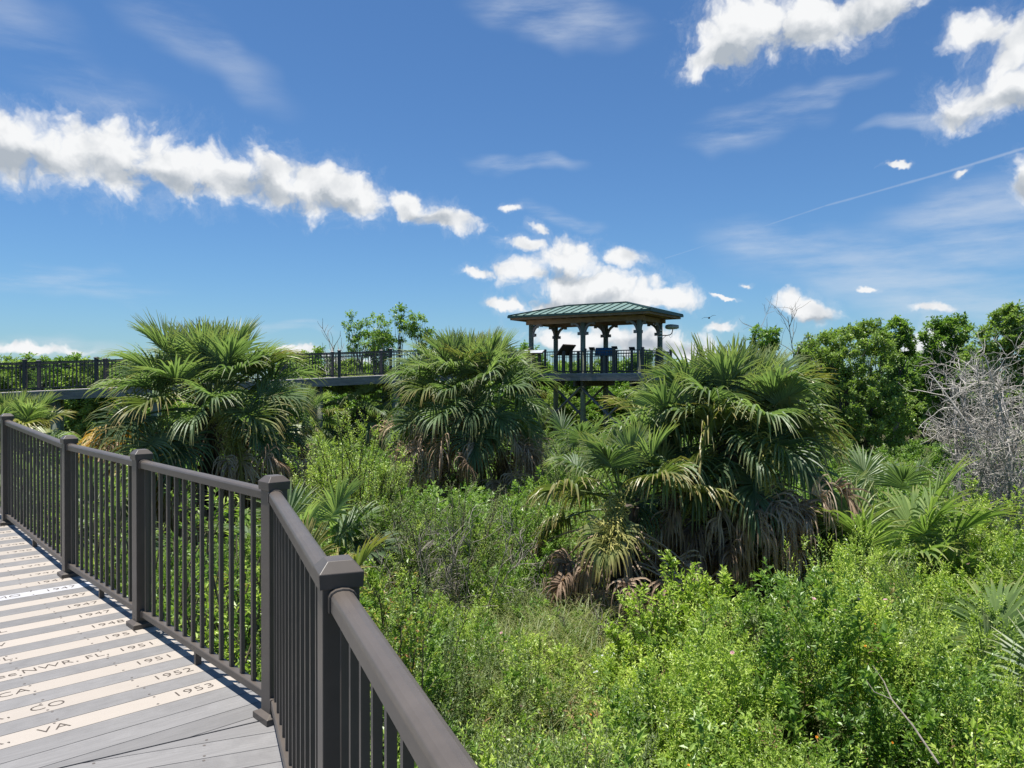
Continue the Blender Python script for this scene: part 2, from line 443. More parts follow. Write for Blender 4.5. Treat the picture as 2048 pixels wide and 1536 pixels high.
# planks between the last dated one and the mitre joint at the corner post
for s0, s1 in ((-.50, -.357), (-.357, -.214), (-.214, -.071), (-.071, -.012)):
    a_plank(grey, s0, s1, random.random())
rows = [  # date, words to the left of it (text, right end of the text measured across the deck from the rail)
    ('1953', [('VA', -.70), ('NWR,', -.93)], 't'), ('1952', [('CO', -.65), ('NWR,', -.88)], 't'), ('1951', [('CA', -.745), ('NWR,', -.97)], 't'),
    ('1951', [('FL,', -.30), ('NWR,', -.455), ('hee', -.745)], 't'), ('1951', [('FL,', -.69)], 't'), ('1948', [('NV', -.69)], 't'),
    ('1947', [('FL', -.64)], 't'), ('1947', [], 't'), ('1947', [], 't'), ('1947', [('MO', -.398)], 'w'), ('1947', [], 't'), ('1947', [], 't'),
    ('1947', [], 't'), ('1946', [], 't'), ('1946', [], 't'), ('1946', [], 't'), ('1946', [], 't'), ('1946', [], 't'), ('1940', [], 't'), ('1940', [], 't'), ('1940', [], 't')]
def text_mesh(body, size):
    cu = bpy.data.curves.new('lettering', 'FONT')
    cu.body = body; cu.size = size; cu.align_x = 'RIGHT'; cu.align_y = 'CENTER'
    cu.space_character = 1.06; cu.offset = -.0010; cu.resolution_u = 3
    tmp = bpy.data.objects.new('lettering', cu); C.objects.link(tmp)
    dg = bpy.context.evaluated_depsgraph_get(); dg.update()
    me = bpy.data.meshes.new_from_object(tmp.evaluated_get(dg))
    bpy.data.objects.remove(tmp); bpy.data.curves.remove(cu)
    me.materials.clear(); me.materials.append(M['lettering'])
    return me
ang_A = math.atan2(nA[1], nA[0])
screws = MB()
def screw(p):
    screws.cyl(p - np.array([0, 0, .004]), p + np.array([0, 0, .0012]), .0072, .0062, 8)
text_cache = {}
for k in range(38):
    s1 = -.50 - 2 * PITCH * k; s0 = s1 - PITCH
    if k < 30:
        date, words_, tone = rows[k] if k < len(rows) else ('', [], 't')
        pl = Planks(); a_plank(pl, s0, s1, random.random())
        po = pl.obj('engraved_plank', M['pale_plank'] if tone == 'w' else M['tan_plank'], boardwalk)
        if tone == 'w': po['label'] = 'whiter plank with a smudged date'
        smid = (s0 + s1) / 2; zt = deck_z(smid) + .0012
        slope = math.atan((deck_z(s0) - deck_z(s1)) / PITCH)
        for body, lr in ([(date, -.045)] if date else []) + words_:
            key = body
            if key not in text_cache: text_cache[key] = text_mesh(body, .086)
            t = bpy.data.objects.new('lettering', text_cache[key]); C.objects.link(t)
            t.parent = po
            q = A_pt(smid, lr, zt)
            t.location = tuple(q); t.rotation_euler = (-slope, 0, ang_A); t.scale = (1.16, 1.0, 1)
    else:
        a_plank(grey, s0, s1, random.random())
    a_plank(grey, s0 - PITCH, s0, random.random())
    for sa in (s0, s0 - PITCH):
        for lj in (-.33, -.74, -1.15, -1.56, -1.97, -2.4):
            for ds in (.022, PITCH - .022):
                if random.random() < .85 and k < 22:
                    screw(A_pt(sa + ds + random.uniform(-.004, .004), lj + random.uniform(-.012, .012), deck_z(sa + ds)))
for k in range(40):
    s0 = .004 + PITCH * k if k else .006
    if k in (4, 6, 8, 10):
        pl = Planks(); b_plank(pl, .004 + PITCH * k, .004 + PITCH * (k + 1), random.random())
        pl.obj('engraved_plank', M['tan_plank'], boardwalk)
    else:
        b_plank(grey, s0, .004 + PITCH * (k + 1), random.random())
    for lj in (-.30, -.71, -1.12, -1.53):
        for ds in (.022, PITCH - .022):
            sb = .004 + PITCH * k + ds
            if sb < -(lj) * TANM or k > 8: continue
            screw(B_pt(sb + random.uniform(-.004, .004), lj + random.uniform(-.012, .012), 0))
grey.obj('grey_planks', M['grey_plank'], boardwalk)
screws.obj('screw_heads', M['screw'], boardwalk)['kind'] = 'stuff'
# joists and rim under the planks
jo = MB()
for lj in (.075, -.33, -.74, -1.15, -1.56, -1.97, -2.4, -2.72):
    for (sa, sb) in ((-11.4, S2), (S2, lj * TANM if lj < 0 else 0)):
        za, zb = deck_z(sa) - TH - .10, deck_z(sb) - TH - .10
        jo.bar(A_pt(sa, lj, za), A_pt(sb, lj, zb), .04, .19)
    jo.bar(B_pt(-lj * TANM if lj < 0 else .01, lj, -TH - .10), B_pt(5.7, lj, -TH - .10), .04, .19)
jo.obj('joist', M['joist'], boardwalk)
for s in (-9.6, -6.6, -3.5, -.6):
    for l in (-.25, -2.4):
        pm = MB(); zt = deck_z(s) - TH - .19
        a = A_pt(s, l, GROUND - .3); b = A_pt(s, l, zt)
        pm.cyl(a, b, .11, .105, 14); pm.obj('support_pile', M['green_timber'], boardwalk, smooth=True)
for s in (2.0, 5.0):
    for l in (-.25, -2.4):
        pm = MB(); pm.cyl(B_pt(s, l, GROUND - .3), B_pt(s, l, -TH - .19), .11, .105, 14); pm.obj('support_pile', M['green_timber'], boardwalk, smooth=True)

# ---- railing of the near boardwalk
railing = thing('metal_railing', 'brown metal railing with capped square posts along the near boardwalk', 'railing')
def bevelled(o, w=.003, seg=2):
    b = o.modifiers.new('soft_edges', 'BEVEL'); b.width = w; b.segments = seg; b.limit_method = 'ANGLE'; b.angle_limit = R(25)
    return o
def square_ring(c, hx, ux, uy, z):
    return [c + ux * (sx * hx) + uy * (sy * hx) + np.array([0, 0, z]) for sx, sy in ((-1, -1), (1, -1), (1, 1), (-1, 1))]
def near_post(p, d, z0):
    ux = np.array([d[0], d[1], 0]); uy = np.array([-d[1], d[0], 0]); c = np.array([p[0], p[1], z0])
    mb = MB(); mb.loft([square_ring(c, .0445, ux, uy, .0), square_ring(c, .0445, ux, uy, 1.075)])
    po = bevelled(mb.obj('post', M['metal'], railing), .003)
    mb = MB(); mb.loft([square_ring(c, .0515, ux, uy, 1.050), square_ring(c, .0535, ux, uy, 1.083), square_ring(c, .0535, ux, uy, 1.087), square_ring(c, .030, ux, uy, 1.113)])
    bevelled(mb.obj('post_cap', M['metal'], po), .0015)
    mb = MB(); mb.loft([square_ring(c, .072, ux, uy, .001), square_ring(c, .072, ux, uy, .028), square_ring(c, .046, ux, uy, .040)])
    bevelled(mb.obj('base_trim', M['metal'], po), .0015)
    return po
rail_prof = [(-.0285, -.022), (.0285, -.022), (.0285, .012), (.024, .020), (.014, .0255), (0, .0275), (-.014, .0255), (-.024, .020), (-.0285, .012)]
low_prof = [(-.0215, -.019), (.0215, -.019), (.0215, .015), (.018, .019), (-.018, .019), (-.0215, .015)]
def extrude_profile(mb, p, q, prof, grow=1.0):
    d = unit(q - p); side = unit(np.cross(d, [0, 0, 1])); up = np.cross(side, d)
    rings = [[c + side * x * grow + up * y * grow for x, y in prof] for c in (p, q)]
    mb.loft(rings)
def near_panel(pa, pb, za, zb, nb):
    d = unit(pb - pa); off = .0445
    a = np.array([*(pa + d * off), za]); b = np.array([*(pb - d * off), zb])
    up = np.array([0, 0, 1.0])
    mb = MB(); extrude_profile(mb, a + up * 1.022, b + up * 1.022, rail_prof)
    hr = mb.obj('handrail', M['metal'], railing, smooth=False); bevelled(hr, .002)
    t = (b - a) / np.linalg.norm(b - a)
    for p_, q_ in ((a, a + t * .022), (b - t * .022, b)):
        mb = MB(); extrude_profile(mb, p_ + up * 1.022, q_ + up * 1.022, rail_prof, 1.16)
        bevelled(mb.obj('rail_bracket', M['metal'], hr), .002)
    mb = MB(); extrude_profile(mb, a + t * .022 + up * 1.022, a + t * .025 + up * 1.022, rail_prof, 1.06)
    mb.obj('gasket', M['bracket_gasket'], hr)
    mb = MB(); extrude_profile(mb, a + up * .090, b + up * .090, low_prof)
    br = bevelled(mb.obj('bottom_rail', M['metal'], railing), .002)
    for p_, q_ in ((a, a + t * .03), (b - t * .03, b)):
        mb = MB(); extrude_profile(mb, p_ + up * .090, q_ + up * .090, low_prof, 1.2)
        bevelled(mb.obj('rail_bracket', M['metal'], br), .002)
    mid = (a + b) / 2
    mb = MB(); side = unit(np.cross(t, up)); mb.box(mid + up * .036, t * .012, side * .016, up * .036); mb.obj('support_block', M['metal'], br)
    L = np.linalg.norm(b - a)
    for i in range(nb):
        f = (i + .5 - .12 * (1 - 2 * (i + .5) / nb)) / nb
        c = a + (b - a) * f
        mb = MB(); dd = np.array([d[0], d[1], 0]); sd = np.array([-d[1], d[0], 0])
        mb.box(c + up * .554, dd * .0095, sd * .0095, up * .448)
        mb.obj('baluster', M['metal'], railing)
for p, d, z in ((P0, unit(P1 - P2) * -1, .19), (P1, dA, .10), (P2, dA, 0), (P3, dA, 0), (P4, dA, 0), (P5, dB, 0), (P6, dB, 0), (P7, dB, 0)):
    near_post(p, d, z)
for pa, pb, za, zb, nb in ((P0, P1, .19, .10, 14), (P1, P2, .10, 0, 17), (P2, P3, 0, 0, 13), (P3, P4, 0, 0, 14), (P4, P5, 0, 0, 14), (P5, P6, 0, 0, 15)):
    near_panel(pa, pb, za, zb, nb)

# ------------------------------------------------------------------ far elevated walkway
W0 = np.array([-14.84, 27.5]); WD = np.array([9.76, 4.8]); wd = unit(WD); wn = np.array([-wd[1], wd[0]])
DECK_G = 1.86
def walk_z(t): return min(1.25 + .51 * t, DECK_G)
def walk(t, off=0.0, z=None):
    p = W0 + WD * t + wn * off
    return np.array([p[0], p[1], walk_z(t) if z is None else z])
TG = 1.62
walkway = thing('elevated_walkway', 'raised grey timber walkway ramp leading up to the pavilion', 'walkway', walk(.6, 1.0, GROUND))
wl = Vector(walkway.location)
def rel(o, root):
    o.location = -Vector(root.location); return o
ts = np.linspace(-.7, TG, 30)
mb = MB()
for i in range(len(ts) - 1):
    a, b = walk(ts[i], 1.05), walk(ts[i + 1], 1.05)
    mb.bar(a - [0, 0, .025], b - [0, 0, .025], 2.3, .05)
rel(mb.obj('deck', M['deck_far'], walkway), walkway)
for off in (-.06, 2.16):
    mb = MB()
    for i in range(len(ts) - 1):
        a, b = walk(ts[i], off), walk(ts[i + 1], off)
        mb.bar(a - [0, 0, .05 + .15], b - [0, 0, .05 + .15], .05, .27, a=random.random())
    rel(mb.obj('side_beam', M['grey_timber'], walkway), walkway)
for t in (-.42, -.12, .18, .42, .73, 1.03, 1.33):
    for off in (.36, 1.74):
        mb = MB(); b = walk(t, off); mb.cyl([b[0], b[1], GROUND - .3], [b[0], b[1], b[2] - .32], .19, .175, 14)
        rel(mb.obj('support_pile', M['green_timber'], walkway, smooth=True), walkway)
    mb = MB(); a, b = walk(t, -.12), walk(t, 2.22); mb.bar(a - [0, 0, .45], b - [0, 0, .45], .08, .24)
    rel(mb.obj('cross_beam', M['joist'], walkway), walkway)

def far_rail(name, label, pts, posts, group, h=1.07, nbal=.115):
    """railing along pts (list of 3-d deck points), post at every point flagged in posts"""
    root = thing(name, label, 'railing', pts[0], 0, group)
    up = np.array([0, 0, 1.0])
    for p, f in zip(pts, posts):
        if not f: continue
        mb = MB(); mb.box(p + up * (h / 2 + .0), [.055, 0, 0], [0, .055, 0], up * (h / 2 + .0), a=.5)
        po = rel(mb.obj('post', M['metal_far'], root), root)
        mb = MB(); mb.loft([square_ring(p, .07, np.array([1., 0, 0]), np.array([0, 1., 0]), h + .001), square_ring(p, .07, np.array([1., 0, 0]), np.array([0, 1., 0]), h + .03), square_ring(p, .03, np.array([1., 0, 0]), np.array([0, 1., 0]), h + .06)])
        c = mb.obj('post_cap', M['metal_far'], po)
    for a, b in zip(pts[:-1], pts[1:]):
        mb = MB(); mb.bar(a + up * 1.0, b + up * 1.0, .055, .045); rel(mb.obj('handrail', M['metal_far'], root), root)
        mb = MB()
        mb.bar(a + up * .86, b + up * .86, .03, .03); mb.bar(a + up * .09, b + up * .09, .04, .04)
        n = max(2, int(np.linalg.norm(b - a) / nbal))
        for i in range(1, n):
            c = a + (b - a) * i / n
            mb.box(c + up * .535, [.0105, 0, 0], [0, .0105, 0], up * .44)
        rel(mb.obj('baluster_panel', M['metal_far'], root), root)
    return root
tn = [-.6, -.4, -.2, 0, .2, .4, .6, .8, 1.0, 1.2, 1.4, 1.6]
far_rail('walkway_railing', 'dark railing along the nearer side of the raised walkway', [walk(t, 0.0) for t in tn], [1] * len(tn), 'railings of the raised walkway')
tf = [-.58, -.38, -.18, .02, .22, .42, .62, .82, 1.02, 1.22, 1.42, 1.6]
far_rail('walkway_railing', 'dark railing along the farther side of the raised walkway', [walk(t, 2.1) for t in tf], [1] * len(tf), 'railings of the raised walkway')

# ------------------------------------------------------------------ pavilion
GC = np.array([3.93, 36.6]); gu = unit(np.array([.841, -.541])); gv = np.array([-gu[1], gu[0]])
def gp(a, b, z):
    p = GC + gu * a + gv * b
    return np.array([p[0], p[1], z])
U3, V3, Z3 = np.array([*gu, 0]), np.array([*gv, 0]), np.array([0, 0, 1.0])
pav = thing('pavilion', 'open timber pavilion with green metal hip roof on tall posts', 'pavilion', gp(0, 0, GROUND))
def pv(mb, name, mat, parent=None, smooth=False):
    o = mb.obj(name, mat, parent or pav, smooth)
    if parent is None: o.location = -Vector(pav.location)
    return o
HX, HY, ZE, ZR = 3.62, 1.98, 4.60, 5.14
RX = HX - HY
# roof skin: hip roof as a closed thin shell
mb = MB()
ctop = [gp(-HX, -HY, ZE), gp(HX, -HY, ZE), gp(HX, HY, ZE), gp(-HX, HY, ZE), gp(-RX, 0, ZR), gp(RX, 0, ZR)]
cbot = [p - Z3 * .05 for p in ctop]
mb.add(ctop + cbot, Q=[(0, 1, 5, 4), (2, 3, 4, 5), (6, 10, 11, 7), (8, 11, 10, 9), (0, 6, 7, 1), (1, 7, 8, 2), (2, 8, 9, 3), (3, 9, 6, 0)],
       T=[(1, 2, 5), (3, 0, 4), (7, 11, 8), (9, 10, 6)])
roof = pv(mb, 'roof', M['roof'])
mb = MB()
def seam(p, q, w=.034, h=.034):
    d = unit(q - p); side = unit(np.cross(d, Z3)); up = np.cross(side, d)
    mb.box((p + q) / 2 + up * (h / 2 + .002), d * (np.linalg.norm(q - p) / 2), side * w / 2, up * h / 2)
n = 17
for i in range(1, n):
    x = -HX + 2 * HX * i / n
    f = min(1.0, (HX - abs(x)) / HY)
    for sg in (-1, 1):
        seam(gp(x, sg * HY, ZE), gp(x, sg * HY * (1 - f), ZE + (ZR - ZE) * f))
n = 9
for i in range(1, n):
    y = -HY + 2 * HY * i / n
    f = 1 - abs(y) / HY
    for sg in (-1, 1):
        seam(gp(sg * HX, y, ZE), gp(sg * (HX - HY * f), y, ZE + (ZR - ZE) * f))
for c in ((-1, -1), (1, -1), (1, 1), (-1, 1)):
    seam(gp(c[0] * HX, c[1] * HY, ZE), gp(c[0] * RX, 0, ZR), .09, .05)
seam(gp(-RX, 0, ZR), gp(RX, 0, ZR), .12, .05)
pv(mb, 'roof_seams', M['roof_seam'], roof)
mb = MB()   # eave trim
for (a0, b0, a1, b1) in ((-HX, -HY, HX, -HY), (HX, -HY, HX, HY), (HX, HY, -HX, HY), (-HX, HY, -HX, -HY)):
    s_ = 1.006
    mb.bar(gp(a0 * s_, b0 * s_, ZE - .04), gp(a1 * s_, b1 * s_, ZE - .04), .035, .10)
pv(mb, 'eave_trim', M['roof_seam'], roof)
mb = MB()   # fascia board and soffit
for (a0, b0, a1, b1) in ((-HX, -HY, HX, -HY), (HX, -HY, HX, HY), (HX, HY, -HX, HY), (-HX, HY, -HX, -HY)):
    s_ = .975
    mb.bar(gp(a0 * s_, b0 * s_ * .99, ZE - .135), gp(a1 * s_, b1 * s_ * .99, ZE - .135), .04, .10)
pv(mb, 'fascia', M['soffit'], roof)
mb = MB(); mb.box(gp(0, 0, ZE - .11), U3 * (HX - .14), V3 * (HY - .12), Z3 * .025)
for i in range(13):
    x = -HX + .4 + (2 * HX - .8) * i / 12
    mb.bar(gp(x, -HY + .2, ZE - .16), gp(x, HY - .2, ZE - .16), .05, .07)
pv(mb, 'soffit', M['soffit'])
CA, CB = 2.80, 1.20
mb = MB()   # ring beams on the posts
for sg in (-1, 1):
    mb.bar(gp(-CA - .25, sg * CB, ZE - .29), gp(CA + .25, sg * CB, ZE - .29), .16, .22)
    mb.bar(gp(sg * CA, -CB + .09, ZE - .29), gp(sg * CA, CB - .09, ZE - .29), .14, .21)
pv(mb, 'roof_beam', M['soffit'])
ZD = DECK_G
for a in (-CA, 0, CA):
    for b in (-CB, CB):
        mb = MB(); mb.cyl(gp(a, b, GROUND - .3), gp(a, b, ZE - .40), .135, .118, 16)
        col = pv(mb, 'pillar', M['green_timber'], smooth=True)
        dirs = []
        if a < CA: dirs.append(U3)
        if a > -CA: dirs.append(-U3)
        dirs.append(V3 * (-1 if b > 0 else 1))
        for d in dirs:   # curved bracket with a scroll foot
            mb = MB(); pts = []
            for k in range(9):
                th = k / 8 * math.pi / 2
                pts.append(gp(a, b, 0) + d * (.12 + .44 * (1 - math.cos(th))) + Z3 * (ZE - .84 + .43 * math.sin(th)))
            side = np.cross(d, Z3) * .05
            rings = []
            for k, p in enumerate(pts):
                th = k / 8 * math.pi / 2
                nn = -(d * math.cos(th) * -1 + Z3 * 0) if False else unit(d * math.cos(th) - Z3 * math.sin(th) * 1.0)
                w = .034 + .022 * math.sin(th * 2)
                rings.append([p - side - nn * w, p + side - nn * w, p + side + nn * w, p - side + nn * w])
            mb.loft(rings)
            mb.box(gp(a, b, 0) + d * .17 + Z3 * (ZE - .90), d * .09, side * 1.15, Z3 * .07)
            mb.box(gp(a, b, 0) + d * .56 + Z3 * (ZE - .44), d * .06, side * 1.15, Z3 * .07)
            pv(mb, 'bracket', M['grey_timber'], col)
# deck of the pavilion
mb = MB(); mb.box(gp(0, 0, ZD - .03), U3 * 3.25, V3 * 1.75, Z3 * .03); pv(mb, 'deck', M['deck_far'])
mb = MB()
for sg in (-1, 1):
    mb.bar(gp(-3.3, sg * 1.79, ZD - .20), gp(3.3, sg * 1.79, ZD - .20), .06, .28)
    mb.bar(gp(sg * 3.29, -1.75, ZD - .20), gp(sg * 3.29, 1.75, ZD - .20), .06, .28)
pv(mb, 'rim_beam', M['grey_timber'])
mb = MB()
for a in (-CA, 0, CA):
    mb.bar(gp(a + .2, -1.7, ZD - .47), gp(a + .2, 1.7, ZD - .47), .10, .25); mb.bar(gp(a - .2, -1.7, ZD - .47), gp(a - .2, 1.7, ZD - .47), .10, .25)
for b in np.linspace(-1.5, 1.5, 7): mb.bar(gp(-3.2, b, ZD - .20), gp(3.2, b, ZD - .20), .05, .24)
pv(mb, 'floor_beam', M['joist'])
for b in (-CB, CB):
    for a0, a1 in ((-CA, 0), (0, CA)):
        for i, (z0, z1) in enumerate(((ZD - .65, GROUND + .7), (GROUND + .7, ZD - .65))):
            mb = MB(); off = -.17 if i == 0 else -.24
            mb.bar(gp(a0, b + off, z0), gp(a1, b + off, z1), .055, .20, up=V3)
            pv(mb, 'cross_brace', M['grey_timber'])
# railing round the pavilion: open to the walkway on its left end
ra = [gp(a, -1.66, ZD) for a in (-3.1, -1.75, -.35, .35, 1.75, 3.15)]
rb = [gp(3.15, b, ZD) for b in (-1.66, 0, 1.66)]
rc = [gp(a, 1.66, ZD) for a in (3.15, 1.75, .35, -.35, -1.75, -3.1)]
far_rail('pavilion_railing', 'dark railing round the pavilion deck under the green roof', ra + rb[1:] + rc[1:], [1] * 12, 'railings of the raised walkway', nbal=.125)

def tilt_sign(name, label, cat, p, facing, w, h, tilt, zc, mat_back, mat_face, posts, thick=.05):
    """a panel w x h on posts, its face turned to `facing`, tilted back by `tilt`"""
    root = thing(name, label, cat, p)
    f = unit(np.array([facing[0], facing[1], 0.0])); sd = np.cross(Z3, f)
    nrm = unit(f * math.cos(tilt) + Z3 * math.sin(tilt)); upv = np.cross(nrm, sd) * -1
    if upv[2] < 0: upv = -upv
    c = np.array([0, 0, zc])
    mb = MB(); mb.box(c, sd * w / 2, upv * h / 2, nrm * thick / 2); mb.obj('panel', mat_back, root)
    mb = MB(); mb.box(c + nrm * (thick / 2 + .004), sd * (w / 2 - .03), upv * (h / 2 - .03), nrm * .003); mb.obj('panel_face', mat_face, root)
    for x in posts:
        mb = MB(); q = sd * x - f * .08
        mb.box(q + Z3 * (zc / 2 - .03), sd * .055, f * .055, Z3 * (zc / 2 - .03)); mb.obj('leg', M['metal_far'], root)
    return root
away = unit(np.array([-.4, 1.0]))
# (px positions are only used to read the distance and side offset)
def on_deck(px, depth): return np.array([(px - 1024) / FPX * depth, depth, ZD])
tilt_sign('information_panel', 'large tilted information panel with dark back beside the middle pillars', 'sign', on_deck(1132, 34.9), (-.75, .65), .95, .62, R(42), 1.05, M['sign_dark'], M['sign_face'], (-.28, .28))
tilt_sign('information_panel', 'low pale tilted panel on a broad pedestal at the walkway end', 'sign', on_deck(1066, 35.6), (-.25, -.97), 1.0, .6, R(75), .98, M['sign_dark'], M['sign_face'], (-.3, 0, .3))
tilt_sign('information_panel', 'blue tilted panel on a dark pedestal near the middle of the pavilion', 'sign', on_deck(1208, 35.2), (-.2, -.98), .80, .55, R(50), .98, M['sign_blue'], M['sign_blue'], (-.1, .1))
tilt_sign('viewer_stand', 'small tilted plate on a post left of the blue panel', 'stand', on_deck(1184, 34.7), (.3, .95), .26, .22, R(60), 1.10, M['metal_far'], M['lamp_metal'], (0,), .03)
tilt_sign('viewer_stand', 'small tilted plate on a post right of the blue panel', 'stand', on_deck(1229, 34.6), (.3, .95), .26, .22, R(60), 1.14, M['metal_far'], M['lamp_metal'], (0,), .03)
tilt_sign('viewer_stand', 'small tilted plate beside the third front pillar', 'stand', on_deck(1264, 34.4), (.3, .95), .26, .22, R(60), 1.10, M['metal_far'], M['lamp_metal'], (0,), .03)

# floodlight on the right-hand pillar
lp = gp(CA, CB, 0)
q0 = np.array([lp[0], lp[1], 3.72])
fl = thing('floodlight', 'grey floodlight on a curved arm fixed to the outer pillar', 'lamp', q0)
mb = MB(); arm = np.array([[[.12, 0, -.08], [.35, 0, -.08], [.5, 0, -.04], [.57, 0, .06], [.60, 0, .20]]]); mb.tubes(arm, np.full((1, 5), .022), 8, cap=True)
mb.tubes(np.array([[[.12, 0, -.26], [.2, 0, -.16], [.30, 0, -.09]]]), np.full((1, 3), .012), 6, cap=True)
mb.tubes(np.array([[[.42, 0, -.07], [.50, -.0, -.20], [.56, 0, -.14], [.58, 0, .04]]]), np.full((1, 4), .007), 5)
mb.obj('arm', M['metal_far'], fl, smooth=True)
mb = MB(); rings = []
for x, rx_, rz_ in ((.24, .02, .03), (.27, .12, .085), (.36, .17, .115), (.50, .19, .125), (.66, .18, .115), (.80, .15, .10), (.83, .13, .085)):
    rings.append([np.array([x, rx_ * math.cos(k / 14 * 2 * math.pi), .32 + rz_ * math.sin(k / 14 * 2 * math.pi)]) for k in range(14)])
mb.loft(rings); mb.obj('lamp_housing', M['lamp_metal'], fl, smooth=True)
mb = MB(); mb.box([.845, 0, .32], [.015, 0, 0], [0, .125, 0], [0, 0, .075]); mb.obj('lens', M['lamp_glass'], fl)
for z in (-.14, .02, .16):
    mb = MB(); th = np.arange(18) / 18 * 2 * np.pi
    ringp = lambda zz: [np.array([.128 * math.cos(t), .128 * math.sin(t), zz]) for t in th]
    mb.loft([ringp(z - .016), ringp(z + .016)], cap=False); mb.obj('band', M['steel_band'], fl, smooth=True)

# bird
bp_ = at(1418, 636, 55)
bird = thing('bird', 'small dark bird gliding in the sky right of the pavilion roof', 'bird', bp_)
mb = MB(); prof = [(-.22, .01), (-.14, .05), (-.02, .075), (.10, .06), (.17, .045), (.21, .035), (.26, .008)]
rings = [[np.array([x, r_ * math.cos(k / 8 * 2 * math.pi), r_ * .9 * math.sin(k / 8 * 2 * math.pi)]) for k in range(8)] for x, r_ in prof]
mb.loft(rings)
for sg in (-1, 1):
    span = [(.0, .13, .0), (.12, .14, .05), (.26, .12, .085), (.38, .08, .06), (.48, .02, .0)]
    V = []; 
    for (d_, c_, z_) in span:
        x0 = .06 - d_ * .25
        V += [(x0 + c_ * .5, sg * (d_ + .03), z_ + .03), (x0 - c_ * .8, sg * (d_ + .03), z_ + .022), (x0 - c_ * .1, sg * (d_ + .03), z_ + .040)]
    Q = []
    for i in range(len(span) - 1):
        b0, b1 = i * 3, i * 3 + 3
        for k in range(3): Q.append((b0 + k, b1 + k, b1 + (k + 1) % 3, b0 + (k + 1) % 3))
    mb.add(V, Q)
mb.add([(-.20, .02, 0), (-.20, -.02, 0), (-.36, -.07, .0), (-.36, .07, .0), (-.28, 0, .02)], Q=[(0, 1, 2, 3)], T=[(0, 1, 4), (1, 2, 4), (2, 3, 4), (3, 0, 4)])
mb.obj('bird_body', M['bird'], bird, smooth=True)
bird.rotation_euler = (R(-12), R(5), R(75))

# ------------------------------------------------------------------ palms
def frond(mb, base, az, elev, petiole, blade, nleaf=40, droop=1.0, lift=.35, spread=R(118), arch=R(25), roll=0.0, a=.5, wmax=.042, jit=1.0, costa=.42, pet=None, split=.5, K=8, kink=.25, ragged=0.0):
    """one fan leaf: petiole tube (into pet) and folded leaflets along a curved costa"""
    ca, sa = math.cos(az), math.sin(az)
    hor = np.array([ca, sa, 0.0])
    e = elev; p = np.array(base, float); pts = [p.copy()]
    n = 6
    for k in range(n):
        e -= arch / n
        p = p + (hor * math.cos(e) + Z3 * math.sin(e)) * petiole / n
        pts.append(p.copy())
    if pet is not None:
        pet.tubes(np.array([pts]), np.linspace(.017, .011, n + 1)[None, :], 4, a=a)
    d = hor * math.cos(e) + Z3 * math.sin(e)
    side = np.array([-sa, ca, 0.0])
    nrm = np.cross(d, side)
    if roll:
        side, nrm = side * math.cos(roll) + nrm * math.sin(roll), nrm * math.cos(roll) - side * math.sin(roll)
    # costa curving down
    th = np.linspace(-1, 1, nleaf)
    th = th + rng.normal(size=nleaf) * .012
    along = 1 - np.abs(th) ** .8
    cdn = along[:, None] * costa * blade
    bend = (along * costa) ** 2 * .5 * blade * (0.25 + .5 * droop)
    B = p + d * cdn - nrm * bend[:, None]
    ang = th * spread
    dv = d[None, :] * np.cos(ang)[:, None] + side[None, :] * np.sin(ang)[:, None]
    dv = dv + nrm[None, :] * (lift * np.abs(np.sin(ang)))[:, None] - nrm[None, :] * (along * .3 * droop)[:, None]
    dv = unit(dv + rng.normal(size=(nleaf, 3)) * .035 * jit)
    L = blade * (.78 + .22 * np.cos(ang * .8)) * (1 - along * costa * .55) * rng.uniform(.9 - ragged, 1.06, nleaf)
    dth = 2 * spread / nleaf
    pos = B.copy(); cur = dv.copy()
    Vs = []; ts = np.linspace(0, 1, K + 1)
    dr = droop * rng.uniform(.65, 1.35, nleaf)[:, None]
    lat0 = np.cross(nrm[None, :] + 0 * dv, dv)
    kp = rng.uniform(.32, .80, nleaf)[:, None]; ka = kink * rng.uniform(.1, 1.5, nleaf)[:, None]
    for k, t in enumerate(ts):
        lat = lat0 - cur * (lat0 * cur).sum(1, keepdims=True); lat = unit(lat)
        nl = np.cross(cur, lat); 
        w = np.minimum((.012 + t * L * dth * .62), wmax * .5 * 1.2)
        w = w * np.clip((1 - t) / (1 - split), .06, 1.0) ** .8
        w = w[:, None]
        Vs.append(np.stack([pos - lat * w + nl * w * .35, pos - nl * w * .35, pos + lat * w + nl * w * .35], 1))
        if k < K:
            cur = unit(cur + np.array([0, 0, -1.0]) * (dr * (t ** 1.7) * .45 + ka * np.exp(-((t - kp) / .10) ** 2)))
            pos = pos + cur * (L / K)[:, None]
    V = np.stack(Vs, 1)                       # (n, K+1, 3, 3)
    i = (np.arange(nleaf)[:, None] * (K + 1) + np.arange(K)[None, :]) * 3
    Q = np.concatenate([np.stack([i, i + 1, i + 4, i + 3], -1).reshape(-1, 4), np.stack([i + 1, i + 2, i + 5, i + 4], -1).reshape(-1, 4)])
    aa = np.repeat(np.clip(a + rng.normal(size=nleaf) * .10, 0, 1), (K + 1) * 3)
    bb = np.tile(np.repeat(ts, 3), nleaf)
    mb.add(V.reshape(-1, 3), Q, a=aa, b=bb)

